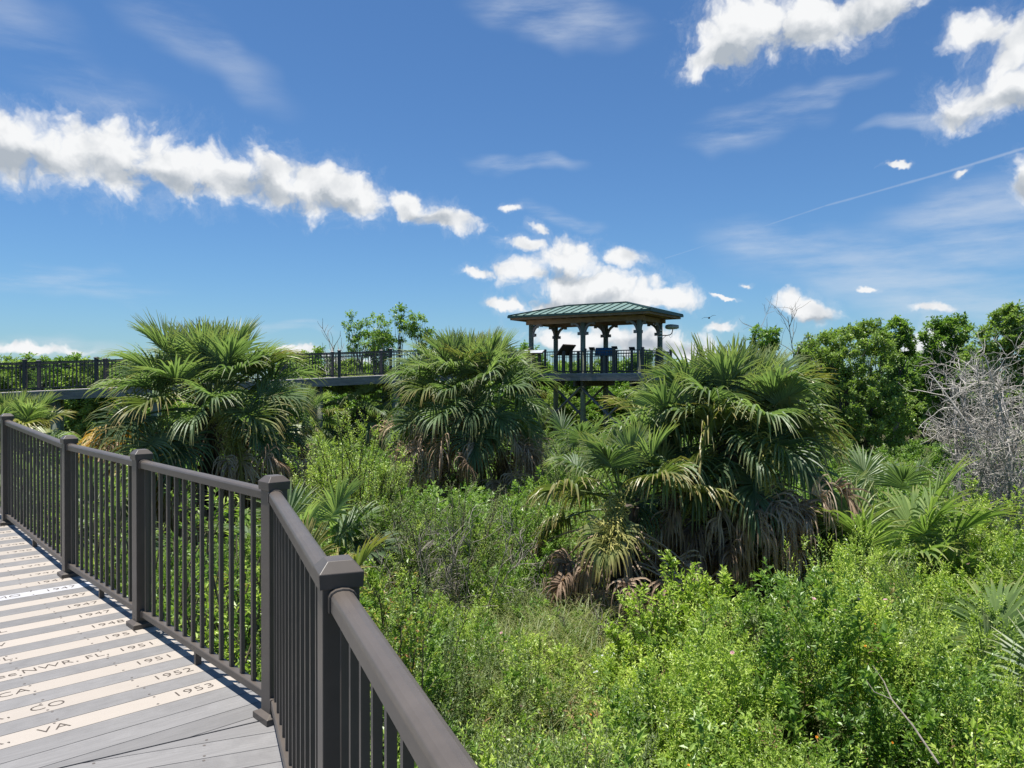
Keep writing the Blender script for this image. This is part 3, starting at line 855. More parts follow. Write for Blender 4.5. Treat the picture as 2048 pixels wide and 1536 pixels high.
def panicle(mb, base, az, elev, L, n=150, spread=.35, a=.5, hang=1.0):
    """a much-branched palm flower cluster of thin strands"""
    hor = np.array([math.cos(az), math.sin(az), 0]); e = elev; p = np.array(base, float); pts = [p.copy()]
    for k in range(8):
        e -= R(14) * hang
        p = p + (hor * math.cos(e) + Z3 * math.sin(e)) * L / 8; pts.append(p.copy())
    pts = np.array(pts)
    mb.tubes(pts[None], np.linspace(.018, .006, 9)[None], 4, a=a)
    t = rng.uniform(.35, 1, n) * 7.99
    i = t.astype(int); f = (t - i)[:, None]
    b = pts[i] * (1 - f) + pts[i + 1] * f
    d = rand_dirs(n) * .9 + unit(pts[-1] - pts[0]) * .5
    d = unit(d); K = 5; P = [b]; cur = d
    ln = rng.uniform(.5, 1.2, n)[:, None] * spread
    for k in range(K - 1):
        cur = unit(cur + np.array([0, 0, -.22 * hang]) + rng.normal(size=(n, 3)) * .12)
        P.append(P[-1] + cur * ln / (K - 1))
    P = np.stack(P, 1)
    mb.tubes(P, np.linspace(.009, .006, K)[None], 3, a=np.clip(a + rng.normal(size=n) * .15, 0, 1))
    # side twigs
    for k in (2, 3, 4):
        m = n
        d2 = unit(rand_dirs(m) + np.array([0, 0, -.2]))
        st = P[:, k]
        P2 = np.stack([st, st + d2 * .05, st + d2 * .10 - Z3 * .015 * hang], 1)
        mb.tubes(P2, np.full((1, 3), .007), 3, a=np.clip(a + .1 + rng.normal(size=m) * .15, 0, 1))

def palm(name, label, loc, height, n_green, n_dead, scale, petiole=1.0, blade=1.0, seed=0, group=None, low=-35, flowers=(), dead_len=1.0, gold=0, yellow=.0, lean=(0, 0), skirt=1.0, heads=None, golds=(), soft=1.0, ring=0):
    global rng
    keep = rng; rng = np.random.default_rng(100 + seed)
    root = thing(name, label, 'palm tree', loc, 0, group)
    green, yel, dead, pet, gld = MB(), MB(), MB(), MB(), MB()
    tops = heads or [(lean[0], lean[1], height, 1.0)]
    for hi, (tx, ty, th_, share) in enumerate(tops):
        top = np.array([tx, ty, th_])
        # trunk with criss-cross boots
        tr = MB(); K = 9
        tt = np.linspace(0, 1, K)[:, None]
        path = np.array([[0.18 * hi, 0, -.1]]) * (1 - tt) + top[None] * tt
        tr.tubes(path[None], np.linspace(.20, .17, K)[None], 12, cap=True, a=.4)
        nb = int(th_ * 26)
        for k in range(nb):
            f = .12 + .88 * k / nb; az = k * 2.39996
            c = path[0] * (1 - f) + top * f
            o_ = np.array([math.cos(az), math.sin(az), 0])
            tr.box(c + o_ * .20 + Z3 * .05, o_ * .028 + Z3 * .11, np.cross(Z3, o_) * .045, unit(o_ * .11 - Z3 * .028) * .012 * -1, a=rng.random())
        tr.obj('trunk', M['palm_trunk'], root)
        ng = int(n_green * share)
        for k in range(ng):
            f = (k + .5) / ng
            az = k * 2.39996 + rng.normal() * .15
            el = R(90 - (90 - low) * f ** 1.25) + rng.normal() * R(5)
            pl_ = petiole * scale * rng.uniform(.85, 1.15) * (.42 + .58 * min(1, f * 2.6)) * (1 + .55 * max(0, f - .45))
            bl = blade * scale * rng.uniform(.88, 1.12) * (.76 + .3 * min(1, f * 2.0))
            dr = .05 + 1.35 * soft * max(0, f - .18) + rng.normal() * .04
            tgt = yel if rng.random() < yellow * (f > .45) else green
            frond(tgt, top + np.array([math.cos(az), math.sin(az), 0]) * .12 + Z3 * (.25 - .35 * f), az, el, pl_, bl, nleaf=52, droop=max(.12, dr), lift=.60 - .2 * f, spread=R(92 + 28 * f), arch=R(6 + 30 * f), roll=rng.normal() * .35, a=np.clip(.72 - .45 * f + rng.normal() * .16, .05, .98), pet=pet, wmax=.043, split=.46 - .16 * f, kink=.03 + 1.5 * soft * max(0, f - .22))
        for k in range(int(n_dead * share)):
            f = (k + .5) / max(1, n_dead * share)
            az = k * 2.39996 + 1.0 + rng.normal() * .2
            el = R(2 - 48 * f) + rng.normal() * R(7)
            frond(dead, top + np.array([math.cos(az), math.sin(az), 0]) * .17 - Z3 * (.30 + .45 * f), az, el, petiole * scale * rng.uniform(.95, 1.8) * skirt * (1.25 - .35 * f), blade * scale * rng.uniform(.7, 1.1) * dead_len, nleaf=int(rng.uniform(24, 40)), droop=rng.uniform(2.5, 5.5), lift=.8, spread=R(rng.uniform(60, 100)), arch=R(rng.uniform(20, 50)), roll=rng.normal() * .8, a=np.clip(.45 + rng.normal() * .22, 0, 1), pet=dead, wmax=.030, jit=6.0, split=.2, kink=2.2, ragged=.45)
        for k in range(ring if hi == 0 else 0):     # outer skirt of dead fronds hanging clear of the green ones
            az = FR + (k + .5 - ring / 2) * 3.7 / ring + rng.normal() * .12
            frond(dead, top + np.array([math.cos(az), math.sin(az), 0]) * .17 - Z3 * rng.uniform(.45, .95), az, R(rng.uniform(-22, 14)), petiole * scale * rng.uniform(1.25, 1.85), blade * scale * rng.uniform(.75, 1.05), nleaf=int(rng.uniform(30, 44)), droop=rng.uniform(2.8, 5.0), lift=.7, spread=R(rng.uniform(70, 100)), arch=R(rng.uniform(15, 45)), roll=rng.normal() * .6, a=np.clip(.6 + rng.normal() * .22, 0, 1), pet=dead, wmax=.030, jit=5.0, split=.2, kink=2.0, ragged=.5)
        for az, ge in (golds if hi == 0 else ()):
            frond(gld, top - Z3 * .15, az, R(ge) + rng.normal() * R(5), petiole * scale * 1.75, blade * scale * .9, nleaf=36, droop=1.3, lift=.6, arch=R(35), a=.5 + rng.normal() * .2, pet=gld, split=.4)
    if green.n: green.obj('crown', M['palm'], root)
    if yel.n: o = yel.obj('yellowing_fronds', M['palm_y'], root)
    if pet.n: pet.obj('frond_stalks', M['palm_y'], root)
    if dead.n: dead.obj('dead_fronds', M['palm_dead'], root)
    if gld.n: gld.obj('golden_fronds', M['palm_gold'], root)
    for (az, el, L, sp, mt) in flowers:
        fm = MB(); panicle(fm, np.array(tops[0][:3]) + Z3 * .0, az, el, L, 150, sp, hang=1.0 if mt == 'flower_stalk' else 1.5)
        fm.obj('flower_cluster', M[mt], root)
    rng = keep
    return root

G = 'cabbage palms'
FR = -math.pi / 2       # towards the camera
palm('cabbage_palm', 'broad cabbage palm with a skirt of dead fronds, standing right of centre before the pavilion', at_ground(1425, 12.4), 2.35, 88, 90, .88, .84, 1.04, seed=3, group=G, yellow=.16, soft=1.0, ring=20,
     heads=[(.30, 0, 2.58, .66), (-.42, .1, 2.15, .24)], flowers=[(FR - .7, R(20), 1.9, .36, 'flower_stalk'), (FR - .35, R(-8), 1.9, .36, 'straw_stalk'), (FR + .1, R(45), 1.7, .32, 'flower_stalk')], low=2)
palm('young_palm', 'low yellow tinged palm nestled at the left foot of the broad palm', at_ground(1248, 11.4), 1.70, 18, 34, .72, .85, .95, seed=14, group=G, low=0, ring=10, yellow=.6, flowers=[(FR - .3, R(45), 1.3, .30, 'flower_stalk')], dead_len=.95)
palm('cabbage_palm', 'round headed dark cabbage palm standing left of the pavilion in front of the walkway', at_ground(945, 20.8), 2.98, 80, 70, 1.06, 1.02, 1.0, seed=5, group=G, low=-18, soft=.8, ring=12, yellow=.14,
     flowers=[(FR - 1.1, R(40), 2.2, .42, 'flower_stalk'), (FR - .3, R(15), 2.0, .40, 'straw_stalk'), (FR + .25, R(38), 1.9, .38, 'straw_stalk')])
palm('cabbage_palm', 'tall cabbage palm with golden dying fronds on its left side, behind the near railing', at_ground(420, 16.0), 2.95, 72, 54, 1.04, 1.0, 1.0, seed=9, group=G, low=-14, soft=.65, ring=8, yellow=.22, golds=[(math.pi - .2, 12), (math.pi + .25, 2), (math.pi + .6, 14), (math.pi + .05, -14), (math.pi + .5, -18), (math.pi + .85, -10), (-1.9, -22), (math.pi - .5, -4)],
     flowers=[(FR - .15, R(20), 2.1, .42, 'flower_stalk'), (FR + .95, R(22), 2.4, .46, 'straw_stalk'), (FR + .65, R(36), 2.0, .40, 'flower_stalk')])
palm('cabbage_palm', 'cabbage palm cut off by the left edge, in front of the raised walkway', at_ground(25, 18.0), 2.0, 36, 10, .78, .9, .95, seed=21, group=G, low=-40, yellow=.4)
palm('cabbage_palm', 'small palm in the shade below the raised walkway beside its round pile', at_ground(722, 33.0), 2.3, 30, 14, .95, .9, .95, seed=23, group=G, low=-40)
palm('cabbage_palm', 'small palm half hidden below the walkway left of the round pile', at_ground(598, 29.0), 1.9, 26, 10, .9, .9, .95, seed=25, group=G, low=-40, yellow=.3)

def palmetto(label, loc, n, size, seed, mat='palm', group='low fan palmettos', low=20, high=82, spread_az=None, dead=0, droop=.35, gold=0, blade=None):
    global rng
    keep = rng; rng = np.random.default_rng(500 + seed)
    root = thing('palmetto', label, 'palmetto', loc, 0, group)
    g, pt, dd, gl = MB(), MB(), MB(), MB()
    for k in range(n):
        f = (k + .5) / n
        az = (k * 2.39996 + rng.normal() * .2) if spread_az is None else rng.uniform(*spread_az)
        el = R(high - (high - low) * f) + rng.normal() * R(5)
        frond(g, np.array([math.cos(az), math.sin(az), 0]) * .10 + np.array([rng.normal() * .08, rng.normal() * .08, -.05]), az, el, size * rng.uniform(.75, 1.1), (blade or size) * rng.uniform(.8, 1.05), nleaf=38, droop=max(.08, droop * (.5 + f) + rng.normal() * .06), lift=.3, spread=R(112), arch=R(14 + 18 * f), roll=rng.normal() * .5, a=np.clip(.6 - .3 * f + rng.normal() * .15, 0, 1), pet=pt, wmax=.045, split=.5)
    for k in range(dead):
        az = k * 2.39996 + .7
        frond(dd, np.array([0, 0, .05]), az, R(15) + rng.normal() * R(8), size * .8, (blade or size) * .8, nleaf=30, droop=1.7, lift=.8, arch=R(40), roll=rng.normal() * .4, a=.5 + rng.normal() * .2, pet=dd, wmax=.034, jit=3, split=.3)
    for az, el in (gold or []):
        frond(gl, np.array([0, 0, .1]), az, el, size * .95, (blade or size) * .8, nleaf=34, droop=1.0, lift=.5, arch=R(20), a=.5, pet=gl, split=.4)
    if n: g.obj('crown', M[mat], root); pt.obj('frond_stalks', M['palm_y'], root)
    if dd.n: dd.obj('dead_fronds', M['palm_dead'], root)
    if gl.n: gl.obj('golden_fronds', M['palm_gold'], root)
    rng = keep
    return root

palmetto('large palmetto with shiny silvery fans right of the broad palm', at_ground(1790, 11.0) + [0, 0, .62], 18, .98, 1, mat='palmetto', low=5, dead=4, gold=[(FR + .1, R(5)), (FR - 1.2, R(12))], droop=.5)
palmetto('palmetto fan rising behind the silvery palmetto, beneath the dark tree', at_ground(1790, 16.5) + [0, 0, .55], 9, .9, 2, low=25, droop=.4)
palmetto('palmetto cut off by the right edge, low in the bright undergrowth', at_ground(2010, 7.4) + [0, 0, .0], 9, 1.0, 3, mat='palmetto', low=35, droop=.15, dead=2)
palmetto('small stiff palmetto beside the palmetto at the right edge', at_ground(1960, 7.0) + [0, 0, .05], 4, .78, 4, low=60, droop=.08)
palmetto('pale palmetto with streaky golden fans, just behind the railing corner post', at_ground(628, 9.3) + [0, 0, .55], 10, .70, 5, mat='palm_y', low=10, droop=.4, dead=2, gold=[(FR + .3, R(10)), (FR + .8, R(20))])
palmetto('dark shaded palmetto below the tall palm, behind the railing', at_ground(600, 11.6) + [0, 0, .75], 9, .85, 6, low=15, droop=.35)
palmetto('fine bladed palmetto behind the far end of the near railing', at_ground(110, 13.0) + [0, 0, .85], 14, 1.0, 7, low=20, droop=.45)
palmetto('dim palmetto in the gap between the two larger palms', at_ground(1145, 24.0) + [0, 0, .9], 12, 1.0, 8, low=10, droop=.5)
palmetto('palmetto at the right foot of the broad palm, before the silvery one', at_ground(1640, 12.0) + [0, 0, .6], 10, .85, 9, low=5, droop=.6, dead=3)
palmetto('palmetto left of the round pile below the walkway', at_ground(660, 27.0) + [0, 0, .3], 10, .95, 10, low=15, droop=.4)

# ------------------------------------------------------------------ shrubs and trees
def stems_to(base, targets, K=6, sag=.2, wob=.06):
    """curved polylines from base points to targets"""
    base = np.asarray(base, float); N = len(targets)
    t = np.linspace(0, 1, K)[None, :, None]
    mid = (base + targets) / 2; mid[:, :2] = base[:, :2] + (targets[:, :2] - base[:, :2]) * sag
    mid[:, 2] = base[:, 2] + (targets[:, 2] - base[:, 2]) * .62
    P = base[:, None] * (1 - t) ** 2 + mid[:, None] * 2 * t * (1 - t) + targets[:, None] * t ** 2
    P[:, 1:-1] += rng.normal(size=(N, K - 2, 3)) * wob
    return P
def sample_poly(P, idx, t):
    K = P.shape[1]; x = t * (K - 1.001); i = x.astype(int); f = (x - i)[:, None]
    p = P[idx, i] * (1 - f) + P[idx, i + 1] * f
    d = unit(P[idx, i + 1] - P[idx, i])
    return p, d
def twigs_off(P, n, t0, Lr, up=.35, K=4, out=1.0):
    idx = rng.integers(0, len(P), n); t = rng.uniform(t0, 1, n)
    p, d = sample_poly(P, idx, t)
    v = rand_dirs(n); v -= d * (v * d).sum(1, keepdims=True) * .7
    v = unit(unit(v) * out + d * .7 + Z3 * up)
    L = rng.uniform(*Lr, n)[:, None] * (1.15 - .6 * t[:, None])
    out_ = [p]; cur = v
    for k in range(K - 1):
        cur = unit(cur + Z3 * .12 + rng.normal(size=(n, 3)) * .10)
        out_.append(out_[-1] + cur * L / (K - 1))
    return np.stack(out_, 1)
def leaves_on(mb, P, per, Lr, ratio=.42, t0=.15, spread=.9, a=.5, avar=.18, tipgain=.25, up=.5, bend=.15):
    N = len(P); idx = np.repeat(np.arange(N), per); n = len(idx)
    t = np.clip(np.tile((np.arange(per) + .5) / per, N) * (1 - t0) + t0 + rng.normal(size=n) * .03, 0, .999)
    p, d = sample_poly(P, idx, t)
    v = rand_dirs(n); v = unit(v - d * (v * d).sum(1, keepdims=True))
    D = unit(v * spread + d * (.45 + .6 * t[:, None]) + Z3 * (.35 * up - .22))
    Nn = unit(Z3[None] * 1.1 + v * .35 + rand_dirs(n) * .55)
    L = rng.uniform(*Lr, n) * (1.1 - .45 * t)
    aa = np.clip(a + rng.normal(size=n) * avar + tipgain * (t - .5) + np.repeat(rng.normal(size=N) * .12, per), 0, 1)
    mb.leaves(p, D, Nn, L, L * ratio * rng.uniform(.85, 1.15, n), a=aa, bend=bend)

def shrub_mesh(h, r, nst, ntw, per, leaf, ratio=.42, twig=(.18, .38), a=.5, flat=.75, wood=True, up=.4, t0=.25, K=6, tipgain=.25):
    """multi-stemmed shrub h tall, r wide; returns (leaf builder, wood builder)"""
    n = nst
    th = rng.uniform(0, 2 * np.pi, n); q = np.sqrt(rng.uniform(.02, 1, n))
    top = np.stack([np.cos(th) * q * r, np.sin(th) * q * r, h * (1 - (1 - flat) * q ** 2) * rng.uniform(.72, 1.06, n)], 1)
    base = np.stack([np.cos(th) * q * r * .25, np.sin(th) * q * r * .25, np.full(n, -.15)], 1)
    S = stems_to(base, top, K, sag=.45, wob=.025 * h)
    T = twigs_off(S, ntw, t0, twig, up)
    L, W = MB(), MB()
    leaves_on(L, T, per, leaf, ratio, a=a, up=up, tipgain=tipgain)
    leaves_on(L, S[:, K // 2:], max(4, per // 2), leaf, ratio, a=a, up=up, tipgain=tipgain)
    W.tubes(S, np.linspace(.012, .003, K)[None] * (.6 + h * .3), 4, a=.5)
    W.tubes(T, np.linspace(.0035, .0015, T.shape[1])[None], 3, a=.5)
    return L, W

def tree_mesh(blobs, trunks, nclump, per, leaf, clump_r, ratio=.55, a=.5, nlimb=60, shell=.45, wood_r=.07, squash=.75):
    """crown made of leaf clumps filling several lobes, carried by limbs from the trunks. blobs: (x,y,z,rx,ry,rz), trunks: list of (x0,y0,x1,y1,h)"""
    L, W = MB(), MB()
    vol = np.array([b[3] * b[4] * b[5] for b in blobs]) ** .8; vol /= vol.sum()
    bi = rng.choice(len(blobs), nclump, p=vol)
    B = np.array(blobs)[bi]
    d = rand_dirs(nclump); rr = rng.uniform(shell, 1.0, nclump) ** .6
    Cc = B[:, :3] + d * rr[:, None] * B[:, 3:]
    ca = np.clip(a + rng.normal(size=nclump) * .13, 0, 1)
    # limbs
    tr = np.array(trunks)
    K = 7
    t = np.linspace(0, 1, K)[None, :, None]
    tb = np.stack([tr[:, 0], tr[:, 1], np.full(len(tr), -.3)], 1); tt = np.stack([tr[:, 2], tr[:, 3], tr[:, 4]], 1)
    TP = tb[:, None] * (1 - t) + tt[:, None] * t
    TP[:, 1:-1] += rng.normal(size=(len(tr), K - 2, 3)) * .07
    W.tubes(TP, np.linspace(1.0, .35, K)[None] * wood_r, 7, a=.5)
    sel = rng.choice(nclump, min(nlimb, nclump), replace=False)
    tgt = Cc[sel]
    ti = np.argmin(((tgt[:, None, :2] - tt[None, :, :2]) ** 2).sum(-1) + rng.uniform(0, .3, (len(sel), len(tr))), 1)
    f = np.clip((tgt[:, 2] / tt[ti, 2]) * rng.uniform(.45, .8, len(sel)), .15, .97)
    st, _ = sample_poly(TP, ti, f)
    LP = stems_to(st, tgt, 6, sag=.55, wob=.05)
    W.tubes(LP, np.linspace(.36, .06, 6)[None] * wood_r, 5, a=.5)
    # short twigs from each clump and leaves on them
    P0 = Cc; n_t = 6
    base = np.repeat(P0, n_t, 0); dd = unit(rand_dirs(len(base)) + Z3 * .25)
    ln = rng.uniform(.5, 1.1, len(base))[:, None] * clump_r
    base = base - dd * ln * .25
    TW = np.stack([base, base + dd * ln * .4, base + dd * ln * .75 + Z3 * .02, base + dd * ln * 1.0 + Z3 * .05], 1)
    TW[:, :, 2] = np.repeat(P0[:, 2:3], n_t, 0) + (TW[:, :, 2] - np.repeat(P0[:, 2:3], n_t, 0)) * squash
    W.tubes(TW, np.full((1, 4), .05) * wood_r, 3, a=.5)
    N = len(TW); idx = np.repeat(np.arange(N), per)
    tpar = rng.uniform(.1, .999, len(idx)); p, dv = sample_poly(TW, idx, tpar)
    v = rand_dirs(len(idx)); D = unit(v * .9 + dv * .6 - Z3 * .12); Nn = unit(Z3 * 1.1 + rand_dirs(len(idx)) * .75)
    Ln = rng.uniform(*leaf, len(idx))
    aa = np.clip(np.repeat(np.repeat(ca, n_t), per) + rng.normal(size=len(idx)) * .16, 0, 1)
    L.leaves(p + v * .03, D, Nn, Ln, Ln * ratio * rng.uniform(.8, 1.2, len(idx)), a=aa)
    return L, W

def plant(name, label, cat, loc, LW, lm, wm, rz=0.0, group=None, scale=1.0, parts=('crown', 'trunk')):
    root = thing(name, label, cat, loc, rz, group)
    root.scale = (scale,) * 3
    LW[0].obj(parts[0], M[lm], root)
    if LW[1].n: LW[1].obj(parts[1], M[wm], root)
    return root

# --- right-hand trees
def gl(px, depth, z=None):
    p = at_ground(px, depth); p[2] = float(ground_z(p[0], p[1])) if z is None else z
    return p
def blob_from(px0, px1, py0, py1, depth, origin, dy=0.0, ry=None):
    c = at((px0 + px1) / 2, (py0 + py1) / 2, depth)
    rx = (px1 - px0) / 2 / FPX * depth; rz = (py1 - py0) / 2 / FPX * depth
    return (c[0] - origin[0], c[1] - origin[1] + dy, c[2] - origin[2], rx, ry or min(rx, 1.6), rz)
D_ = 31.0; o_ = gl(1690, D_)
plant('leafy_tree', 'broad dark green bushy tree right of the pavilion with two pale stems', 'tree', o_, tree_mesh(
    [blob_from(*b, D_, o_) for b in ((1585, 1700, 665, 800), (1650, 1790, 645, 790), (1600, 1800, 740, 880), (1570, 1680, 760, 900), (1740, 1840, 760, 900), (1660, 1760, 820, 920), (1710, 1760, 632, 720))],
    [(-.5, 0, -.9, .1, 4.2), (.1, .2, .2, 0, 4.9), (.5, -.1, 1.5, .1, 4.4), (-.2, -.3, -.4, -.3, 3.4)], 820, 12, (.055, .15), .36, a=.45, nlimb=110), 'dark', 'bark', group='broadleaf trees on the right')
D_ = 35.0; o_ = gl(1790, D_)
plant('leafy_tree', 'slender tree with a ragged upright crown right of the bushy tree', 'tree', o_, tree_mesh(
    [blob_from(*b, D_, o_) for b in ((1765, 1815, 635, 700), (1755, 1800, 680, 740), (1790, 1830, 655, 720), (1770, 1830, 730, 820))],
    [(0, 0, .3, 0, 6.1), (.2, .2, -.3, .1, 5.2)], 160, 12, (.06, .17), .34, a=.55, nlimb=40), 'mid', 'bark', group='broadleaf trees on the right')
D_ = 33.0; o_ = gl(1885, D_)
plant('leafy_tree', 'tree with a leaning bushy crown above the dead grey shrub', 'tree', o_, tree_mesh(
    [blob_from(*b, D_, o_) for b in ((1840, 1900, 640, 720), (1880, 1940, 632, 690), (1840, 1890, 700, 770), (1850, 1930, 720, 830), (1895, 1925, 660, 740))],
    [(0, 0, -.4, 0, 5.4), (.3, .1, .5, .2, 5.6)], 240, 12, (.06, .17), .34, a=.55, nlimb=50), 'mid', 'bark', group='broadleaf trees on the right')
D_ = 30.0; o_ = gl(2010, D_)
plant('leafy_tree', 'tallest dark tree at the right edge behind the dead shrub', 'tree', o_, tree_mesh(
    [blob_from(*b, D_, o_) for b in ((1960, 2030, 640, 720), (1985, 2048, 612, 670), (1930, 1990, 680, 760), (2010, 2110, 650, 760), (1960, 2090, 740, 880))],
    [(0, 0, -.4, 0, 5.6), (.4, .2, .9, .2, 5.9), (-.3, .2, -1.0, .1, 4.4)], 400, 12, (.06, .17), .36, a=.4, nlimb=60), 'dark', 'bark', group='broadleaf trees on the right')
D_ = 29.0; o_ = gl(1530, D_)
plant('leafy_tree', 'small round headed tree on a thin stem between the broad palm and the bushy tree', 'tree', o_, tree_mesh(
    [blob_from(*b, D_, o_) for b in ((1500, 1555, 655, 705), (1498, 1545, 705, 770), (1520, 1580, 740, 830), (1530, 1560, 680, 730))],
    [(0, 0, .1, 0, 5.2), (.2, .1, -.3, .1, 4.6)], 120, 12, (.06, .16), .32, a=.55, nlimb=40), 'mid', 'bark', group='broadleaf trees on the right')
D_ = 27.0; o_ = gl(1590, D_)
plant('leafy_shrub', 'dense low shrub filling the gap under the small round headed tree', 'shrub', o_, tree_mesh(
    [blob_from(*b, D_, o_) for b in ((1480, 1620, 780, 930), (1560, 1700, 850, 960), (1440, 1540, 760, 880))],
    [(0, 0, .1, 0, 3.0), (.6, .1, .8, .1, 2.2), (-.8, 0, -1.0, 0, 2.8)], 240, 13, (.08, .13), .38, a=.45, nlimb=50), 'dark', 'bark', group='shrubs on the right')
D_ = 21.0; o_ = gl(1960, D_)
plant('leafy_shrub', 'dark leafy shrub beneath the bare grey branches at the right edge', 'shrub', o_, tree_mesh(
    [blob_from(*b, D_, o_) for b in ((1870, 2000, 880, 1000), (1960, 2110, 850, 1010), (1850, 1950, 950, 1040), (1960, 2100, 960, 1060))],
    [(0, 0, .1, 0, 1.6), (.6, .1, .9, .1, 1.8), (-.5, 0, -.8, 0, 1.2)], 330, 13, (.06, .10), .32, a=.5, nlimb=50), 'mid', 'bark', group='shrubs on the right')

# --- bare grey dead shrub at the right, and bare saplings
def bare_mesh(h, r, nst, lev, L0, curl=.35, rad=.022, splay=.35, seed=1, up0=.25):
    global rng
    keep = rng; rng = np.random.default_rng(900 + seed)
    W = MB(); K = 8
    th = rng.uniform(0, 2 * np.pi, nst)
    base = np.stack([np.cos(th) * r * .3, np.sin(th) * r * .3, np.full(nst, -.2)], 1)
    d = unit(np.stack([np.cos(th) * splay, np.sin(th) * splay, np.ones(nst)], 1) + rng.normal(size=(nst, 3)) * .15)
    def grow(b, d, L, cu, up):
        P = [b]; cur = d; c2 = rng.normal(size=d.shape) * cu
        for k in range(K - 1):
            cur = unit(cur + c2 * .5 + rng.normal(size=d.shape) * cu * .6 + Z3 * up * .2)
            P.append(P[-1] + cur * L[:, None] / (K - 1))
        return np.stack(P, 1)
    cur = grow(base, d, h * rng.uniform(.7, 1.05, nst), curl * .4, up0)
    W.tubes(cur, np.linspace(1, .45, K)[None] * rad, 6, a=rng.random(nst))
    rr = rad
    for (nn, Lr, t0) in lev:
        rr *= .55
        idx = rng.integers(0, len(cur), nn); t = rng.uniform(t0, .98, nn)
        p, dd = sample_poly(cur, idx, t)
        v = rand_dirs(nn); v -= dd * (v * dd).sum(1, keepdims=True)
        dn = unit(unit(v) * .9 + dd * .6 + Z3 * up0)
        cur = grow(p, dn, rng.uniform(*Lr, nn) * L0, curl, up0 * .5)
        W.tubes(cur, np.linspace(1, .5, K)[None] * max(rr, .0023), 4 if rr > .006 else 3, a=rng.random(nn))
    rng = keep
    return W
o_ = gl(2045, 14.0)
ds = thing('dead_shrub', 'large leafless shrub of tangled silvery grey branches at the right edge', 'dead shrub', o_)
bare_mesh(4.1, 1.7, 30, [(320, (.35, .8), .25), (2200, (.18, .45), .2), (4600, (.1, .28), .2)], 1.1, curl=.32, rad=.020, splay=.17, seed=2).obj('branches', M['pale_bark'], ds)
o_ = gl(1612, 30.0)
t_ = thing('bare_sapling', 'leafless sapling rising into the sky left of the bushy tree', 'bare tree', o_)
bare_mesh(6.1, .6, 4, [(30, (.6, 1.2), .5), (90, (.3, .6), .3)], 1.2, curl=.14, rad=.024, splay=.10, seed=4, up0=.5).obj('branches', M['grey_bark'], t_)
o_ = gl(1625, 33.0)
t_ = thing('bare_sapling', 'thin leafless twigs poking out behind the bushy tree crown', 'bare tree', o_)
bare_mesh(6.0, .6, 4, [(22, (.5, 1.0), .6), (50, (.2, .5), .3)], 1.0, curl=.14, rad=.04, splay=.10, seed=6, up0=.5).obj('branches', M['bark'], t_)
o_ = gl(672, 44.0)
t_ = thing('bare_sapling', 'leafless sapling beyond the walkway left of the sparse trees', 'bare tree', o_)
bare_mesh(7.0, .5, 3, [(30, (.8, 1.5), .45), (110, (.4, .8), .3)], 1.1, curl=.12, rad=.05, splay=.12, seed=8, up0=.6).obj('branches', M['pale_bark'], t_)

# --- sparse trees beyond the walkway
D_ = 42.0; o_ = gl(735, D_)
plant('sparse_tree', 'sparse leafed tree with a split crown beyond the raised walkway', 'tree', o_, tree_mesh(
    [blob_from(*b, D_, o_) for b in ((690, 722, 622, 690), (720, 782, 622, 690), (700, 790, 660, 712), (684, 720, 670, 720), (730, 775, 690, 740))],
    [(0, 0, -.6, 0, 5.2), (.2, .1, .3, .1, 5.4), (.3, -.1, .9, 0, 4.8)], 95, 7, (.11, .17), .50, a=.6, nlimb=70, wood_r=.05), 'mid', 'bark', group='sparse trees beyond the walkway')
o_ = gl(815, D_)
plant('sparse_tree', 'thin open tree between the split crowned tree and the round palm', 'tree', o_, tree_mesh(
    [blob_from(*b, D_, o_) for b in ((785, 812, 612, 650), (800, 860, 624, 680), (830, 866, 660, 700), (792, 818, 650, 690), (850, 880, 660, 720), (862, 905, 690, 740))],
    [(-.2, 0, -.5, 0, 5.4), (.1, .1, .8, .1, 5.0)], 62, 7, (.11, .17), .46, a=.6, nlimb=60, wood_r=.05), 'mid', 'bark', group='sparse trees beyond the walkway')

# --- bushy trees behind the walkway (copies of four)
def bush_proto(seed, mat, label, a=.5):
    global rng
    keep = rng; rng = np.random.default_rng(seed)
    bl = []
    for k in range(7):
        th = rng.uniform(0, 2 * np.pi); q = rng.uniform(.1, 1.1)
        bl.append((math.cos(th) * q, math.sin(th) * q * .8, rng.uniform(1.2, 3.0), rng.uniform(.6, 1.1), rng.uniform(.6, 1.0), rng.uniform(.6, 1.0)))
    bl += [(0, 0, .9, 1.5, 1.3, .9), (0, 0, 2.9, .8, .8, .8)]
    LW = tree_mesh(bl, [(0, 0, -.3, 0, 2.8), (.2, .1, .6, .2, 2.6), (-.1, .1, .1, -.4, 3.0)], 260, 12, (.11, .17), .42, a=a, nlimb=40, wood_r=.045)
    rng = keep
    o = plant('bushy_tree', label, 'tree', (0, 0, 0), LW, mat, 'bark', group='bushy trees beyond the walkway')
    return o
protos = [bush_proto(31, 'mid', 'x'), bush_proto(32, 'dark', 'x', .55), bush_proto(33, 'dark', 'x', .45), bush_proto(34, 'mid', 'x', .4)]
